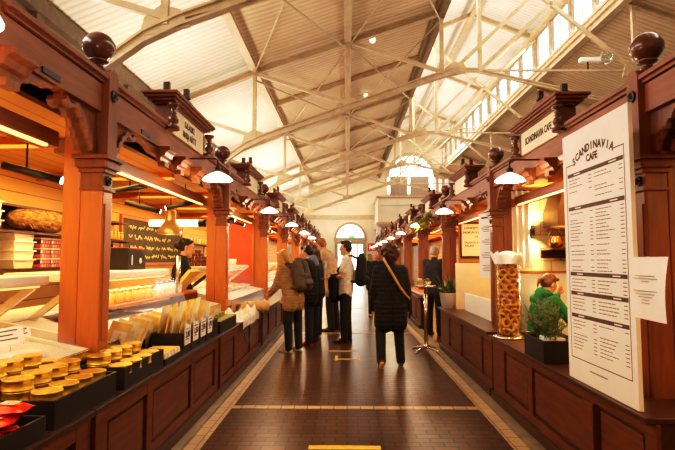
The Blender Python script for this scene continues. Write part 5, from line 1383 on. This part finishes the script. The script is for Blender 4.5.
def backpack(label, owner, info, m, sc=1.0, strapm=None):
    k = info['k']; q = info['C'] + info['R'] @ Vector((0, -.255 * k, -.02 * k)); W = owner.matrix_basis
    t = thing('backpack', label, 'backpack', W @ q, owner.rotation_euler.z)
    Rl = info['R'].to_4x4(); V = lambda v: Rl @ (Vector(v) * sc)
    mk('bag_body', [('c', V((-.08, .0, -.17)), V((-.08, 0, .13)), .09 * sc, .075 * sc), ('c', V((.08, .0, -.17)), V((.08, 0, .13)), .09 * sc, .075 * sc), ('c', V((-.05, 0, .19)), V((.05, 0, .19)), .05 * sc, .05 * sc)], .012, m, t)
    mk('front_pocket', [('c', V((-.06, -.075, -.15)), V((.06, -.075, -.15)), .05 * sc, .05 * sc), ('c', V((-.06, -.07, -.05)), V((.06, -.07, -.05)), .04 * sc, .04 * sc)], .011, m, t)
    for s in (-1, 1):
        S_ = info['Sh'][s] - q; x = Vector((s * .10, 0, 0)) * k
        pts = [V((s * .09, .06, .15)), S_ * .8 + info['R'] @ Vector((-s * .03, -.03, .11)) * k, S_ * .8 + info['R'] @ Vector((-s * .03, .09, .07)) * k, info['R'] @ Vector((s * .13, .40, -.05)) * k, info['R'] @ Vector((s * .16, .30, -.16)) * k, V((s * .13, .07, -.2))]
        MB().tube(pts, .017, 8).build('strap', strapm or m, t)
    return t

D = math.radians
black = cloth('black_fabric', (.014, .013, .014)); blackq = cloth('black_quilt', (.010, .009, .009), .8, .06, .06); dark = cloth('charcoal', (.03, .028, .028)); denim = cloth('dark_denim', (.022, .022, .03))
tanq = cloth('tan_quilt', (.44, .27, .13), .6, .16, .045); beige = cloth('beige_coat', (.56, .38, .24)); tee = cloth('white_tee', (.88, .82, .76)); greyb = cloth('grey_bag', (.13, .10, .075)); greenf = cloth('green_fleece', (.02, .20, .06)); blueg = cloth('blue_grey', (.22, .27, .36))
wsh = mat('white_shoe', (.80, .70, .62), .6); rsh = mat('red_shoe', (.40, .03, .03), .6); bsh = mat('black_shoe', (.02, .017, .015), .45); ysole = mat('tan_sole', (.75, .42, .08), .6)
hb = mat('hair_black', (.02, .012, .009), .45, var=.3, scale=30); hbr = mat('hair_brown', (.085, .035, .015), .45, var=.3, scale=30, bump=.6); hbl = mat('hair_blonde', (.66, .38, .13), .45, var=.3, scale=26, stretch=(6, 6, 1)); hrd = mat('hair_red_blond', (.36, .14, .04), .5, var=.3, scale=26); hgr = mat('hair_grey', (.55, .48, .42), .5)

# 1 blonde woman in tan quilted jacket leaning over the counter
p, i1 = person('blonde woman in tan quilted jacket leaning over left counter, grey backpack on', (-.86, 8.2, 0), D(62), 1.66, 14, head=(5, 25), aL=((-.1, .3, -1), (.15, .7, -.6)), aR=((.12, .05, -1), (-.1, .6, -.8)),
               lL=((-.05, .05, -1), (0, -.05, -1)), lR=((.05, -.04, -1), (0, -.06, -1)), top=(tanq, .022), trousers=black, shoes=wsh, sole=mat('pink_sole', (.8, .5, .42), .6), hair='long', hairm=hbl, coat=.05, collar=True)
backpack('grey backpack worn by the blonde woman in tan jacket', p, i1, greyb, 1.1)
# 2 black puffer, blue hood, red shoes
p, i2 = person('person in black puffer with blue grey hood and red shoes', (-.60, 8.85, 0), D(66), 1.74, 6, head=(0, 18), aL=((-.2, .6, -.8), (.2, 1, .1)), aR=((.2, .35, -.95), (-.1, 1, .0)),
               top=(blackq, .03), trousers=denim, shoes=rsh, sole=rsh, hair='short', hairm=hb, coat=.06, hoody=blueg)
# 3 dark jacket with brown hair behind
p, i3 = person('brown haired person in dark jacket and white sneakers, half hidden in the queue', (-.58, 9.6, 0), D(70), 1.76, 4, head=(0, 12), top=(dark, .02), trousers=denim, shoes=wsh, sole=wsh, hair='long', hairm=hbr, coat=.02)
t = thing('white_scarf', 'white scarf hanging at side of brown haired person in dark jacket', 'scarf', (-.58, 9.6, 0), D(70))
MB().tube([(.20, -.10, 1.42), (.245, -.06, 1.3), (.265, -.03, 1.1), (.26, .0, .92)], [.03, .05, .055, .035], 10).build('scarf_body', tee, t); MB().tube([(.26, 0, .92), (.262, .01, .86)], [.035, .05], 10).build('fringe', tee, t)
# 4 tall man in beige coat leaning left
p, i4 = person('tall red blond man in beige jacket leaning towards left counter', (-.30, 10.6, 0), D(76), 1.98, 18, head=(0, 5), aL=((-.2, .4, -.9), (.2, .9, -.1)), aR=((.25, .1, -1), (.0, .35, -1)),
               lL=((-.05, .05, -1), (0, -.08, -1)), lR=((.05, -.02, -1), (0, -.1, -1)), top=(beige, .035), trousers=black, shoes=bsh, hair='short', hairm=hrd, coat=.10, collar=True)
# 5 man in white T-shirt
p, i5 = person('dark haired man in white T-shirt standing in aisle in profile', (-.02, 9.16, 0), D(86), 1.82, -2, head=(-4, 2), aL=((-.12, .25, -1), (.35, 1, -.1)), aR=((.14, -.02, -1), (-.35, 1, -.12)),
               lL=((-.05, .06, -1), (0, -.02, -1)), lR=((.05, -.03, -1), (0, -.05, -1)), top=(tee, .014), trousers=black, shoes=bsh, hair='short', hairm=hb, sleeve=.62)
backpack('black backpack on the man in white T-shirt', p, i5, black, 1.2)
t = thing('carried_jacket', 'black jacket draped over forearms of the man in white T-shirt', 'jacket', p.location, p.rotation_euler.z)
mk('draped_cloth', [('c', (-.2, .19, 1.13), (.22, .18, 1.13), .06, .075), ('c', (-.15, .22, 1.08), (-.12, .22, .80), .085, .07), ('c', (.0, .23, 1.1), (.02, .23, .76), .10, .08), ('c', (.18, .18, 1.1), (.2, .16, .78), .10, .07)], .014, black, t, 4, .006)
mk('sleeve', [('c', (.2, .16, 1.1), (.23, .12, .85), .05, .04), ('c', (.23, .12, .85), (.22, .12, .72), .04, .035)], .012, black, t)
# 6 far grey haired man
person('grey haired man in dark suit far down the aisle by right stalls', (.72, 13.2, 0), D(172), 1.70, 0, top=(black, .02), trousers=black, shoes=bsh, hair='short', hairm=hgr, coat=.05)
# 7 woman in long black coat walking away
p, i7 = person('woman with curly brown hair in long black quilted coat walking away', (.60, 7.1, 0), D(2), 1.68, 2, head=(4, 4), aL=((-.22, .05, -1), (-.1, .25, -1)), aR=((.22, -.02, -1), (.12, .2, -1)),
               lL=((-.12, .0, -1), (-.02, -.42, -1)), lR=((.06, .10, -1), (.06, -.02, -1)), top=(blackq, .040), trousers=black, shoes=bsh, sole=ysole, hair='curly', hairm=hbr, coat=.21, w=.90, shz=.415, footL=(-.1, .62, -.78), curl=.7)
t = thing('shoulder_bag', 'tan strapped bag across the back of the woman in black coat', 'bag', p.location, p.rotation_euler.z)
def bk(x, z, y=None): return (x, -.205 if y is None else y, z)
MB().tube([(-.10, -.09, 1.475), (-.075, -.165, 1.40), (-.02, -.196, 1.30), (.04, -.196, 1.2), (.11, -.19, 1.08), (.19, -.15, .98), (.25, -.06, .92), (.27, .06, .88)], .016, 8).build('strap', mat('tan_strap', (.62, .34, .14), .5), t)
mk('bag_body', [('c', (.27, .12, .84), (.24, .24, .84), .045, .045), ('c', (.27, .12, .72), (.24, .24, .72), .05, .05)], .012, black, t)
# 8 staff man by the passage
person('man in dark work clothes standing in staff passage of right row', (1.70, 10.05, 0), D(-40), 1.76, 2, head=(0, 10), aL=((-.15, .25, -1), (.2, .9, -.2)), aR=((.15, .2, -1), (-.2, .9, -.1)), top=(cloth('staff_shirt', (.045, .04, .042)), .016), trousers=black, shoes=bsh, hair='short', hairm=hgr)
# 9 seated woman in green hoodie
p, i9 = person('seated woman in green hoodie with brown ponytail behind the herb planter', (2.2, 5.9, 0), D(-72), 1.62, 9, head=(8, 28), aL=((-.15, .75, -.6), (.3, .35, .95)), aR=((.2, .6, -.8), (-.2, 1, .25)),
               lL=((-.1, 1, -.05), (0, .0, -1)), lR=((.1, 1, -.05), (0, .0, -1)), top=(greenf, .012), trousers=denim, shoes=bsh, hair='pony', hairm=mat('hair_mid', (.19, .075, .03), .45, var=.3, scale=30, bump=.5), hipz=.565, hoody=greenf, curl=.9)
# 10 vendor
person('fish vendor with dark hair in a bun and black top behind left cases', (-2.40, 7.28, 0), D(-78), 1.79, 6, head=(0, 12), aL=((-.05, .1, -1), (.05, .4, -1)), aR=((.05, .1, -1), (-.05, .4, -1)), top=(black, .012), trousers=black, shoes=bsh, hair='bun', hairm=hb)
# ------------------------------------------------------------------ camera
cam = bpy.data.cameras.new('camera'); co = bpy.data.objects.new('camera', cam); C.objects.link(co)
cam.sensor_width = 36; cam.sensor_fit = 'HORIZONTAL'; cam.lens = 36 * 510 / 675
cam.clip_start = .05; cam.clip_end = 200
co.location = (0, 0, 1.45); co.rotation_euler = (math.radians(90 + 3.926), 0, math.radians(1.065))
sc = bpy.context.scene; sc.camera = co
# ------------------------------------------------------------------ daylight and general light
w = bpy.data.worlds.new('daylight'); sc.world = w; w.use_nodes = True
bg = w.node_tree.nodes['Background']; bg.inputs[0].default_value = (1.0, .96, .90, 1); bg.inputs[1].default_value = 4.0
# daylight through the two clerestory strips and the far openings
for x, ry, in ((6.75, PI / 2 - .5), (2.6, -(PI / 2 - .5))):
    for y in (6, 16, 26):
        area('clerestory_daylight', (x, y, 9.0), (0, ry, 0), 1.2, 9.5, 190, (1, .93, .82))
# unseen fill lamps added over the stall roofs to brighten the ceiling
for k in range(5):
    area('roof_fill', (-3.2, 3.5 + 6.2 * k, 3.2), (PI, -.25, 0), .5, 3.0, 72 + 24 * k, (1, .85, .67))
    area('roof_fill', (3.4, 3.5 + 6.2 * k, 3.2), (PI, .1, 0), .5, 3.0, 60, (1, .85, .67))
for k in range(5):
    area('aisle_fill', (-4.3, 2.5 + 6.2 * k, 4.7), (0, -PI / 2 + .55, 0), .8, 5.0, 130, (1, .92, .84))  # unseen fill lamps added to light the right stall fronts, no windows here
area('gallery_daylight', (4.72, 33.6, 8.8), (-.5, 0, 0), 3.0, .8, 260, (1, .95, .88)); area('end_fill', (-.8, 33.0, 4.2), (PI * .60, 0, 0), 3.5, .6, 130, (1, .9, .76))  # second lamp is an unseen fill added to brighten the far wall
area('door_daylight', (DX, YB - .3, 2.0), (-PI / 2, 0, 0), 1.8, 3.2, 90, (1, .96, .9))
sc.view_settings.view_transform = 'Standard'; sc.view_settings.look = 'None'; sc.view_settings.exposure = 0.0
sc.cycles.use_denoising = True; sc.cycles.max_bounces = 7; sc.cycles.transparent_max_bounces = 12; sc.cycles.sample_clamp_indirect = 6
sc.cycles.caustics_reflective = False; sc.cycles.caustics_refractive = False
# warm, contrasty film response
vs = sc.view_settings; vs.use_curve_mapping = True; cm = vs.curve_mapping
def curve(i, pts):
    c = cm.curves[i]
    c.points[0].location = pts[0]; c.points[1].location = pts[-1]
    for p in pts[1:-1]: c.points.new(*p)
curve(3, [(0, 0), (.05, .030), (.2, .185), (.5, .58), (1, 1)])
curve(0, [(0, 0), (.3, .315), (1, 1)]); curve(2, [(0, 0), (.3, .28), (1, .985)])
cm.update()
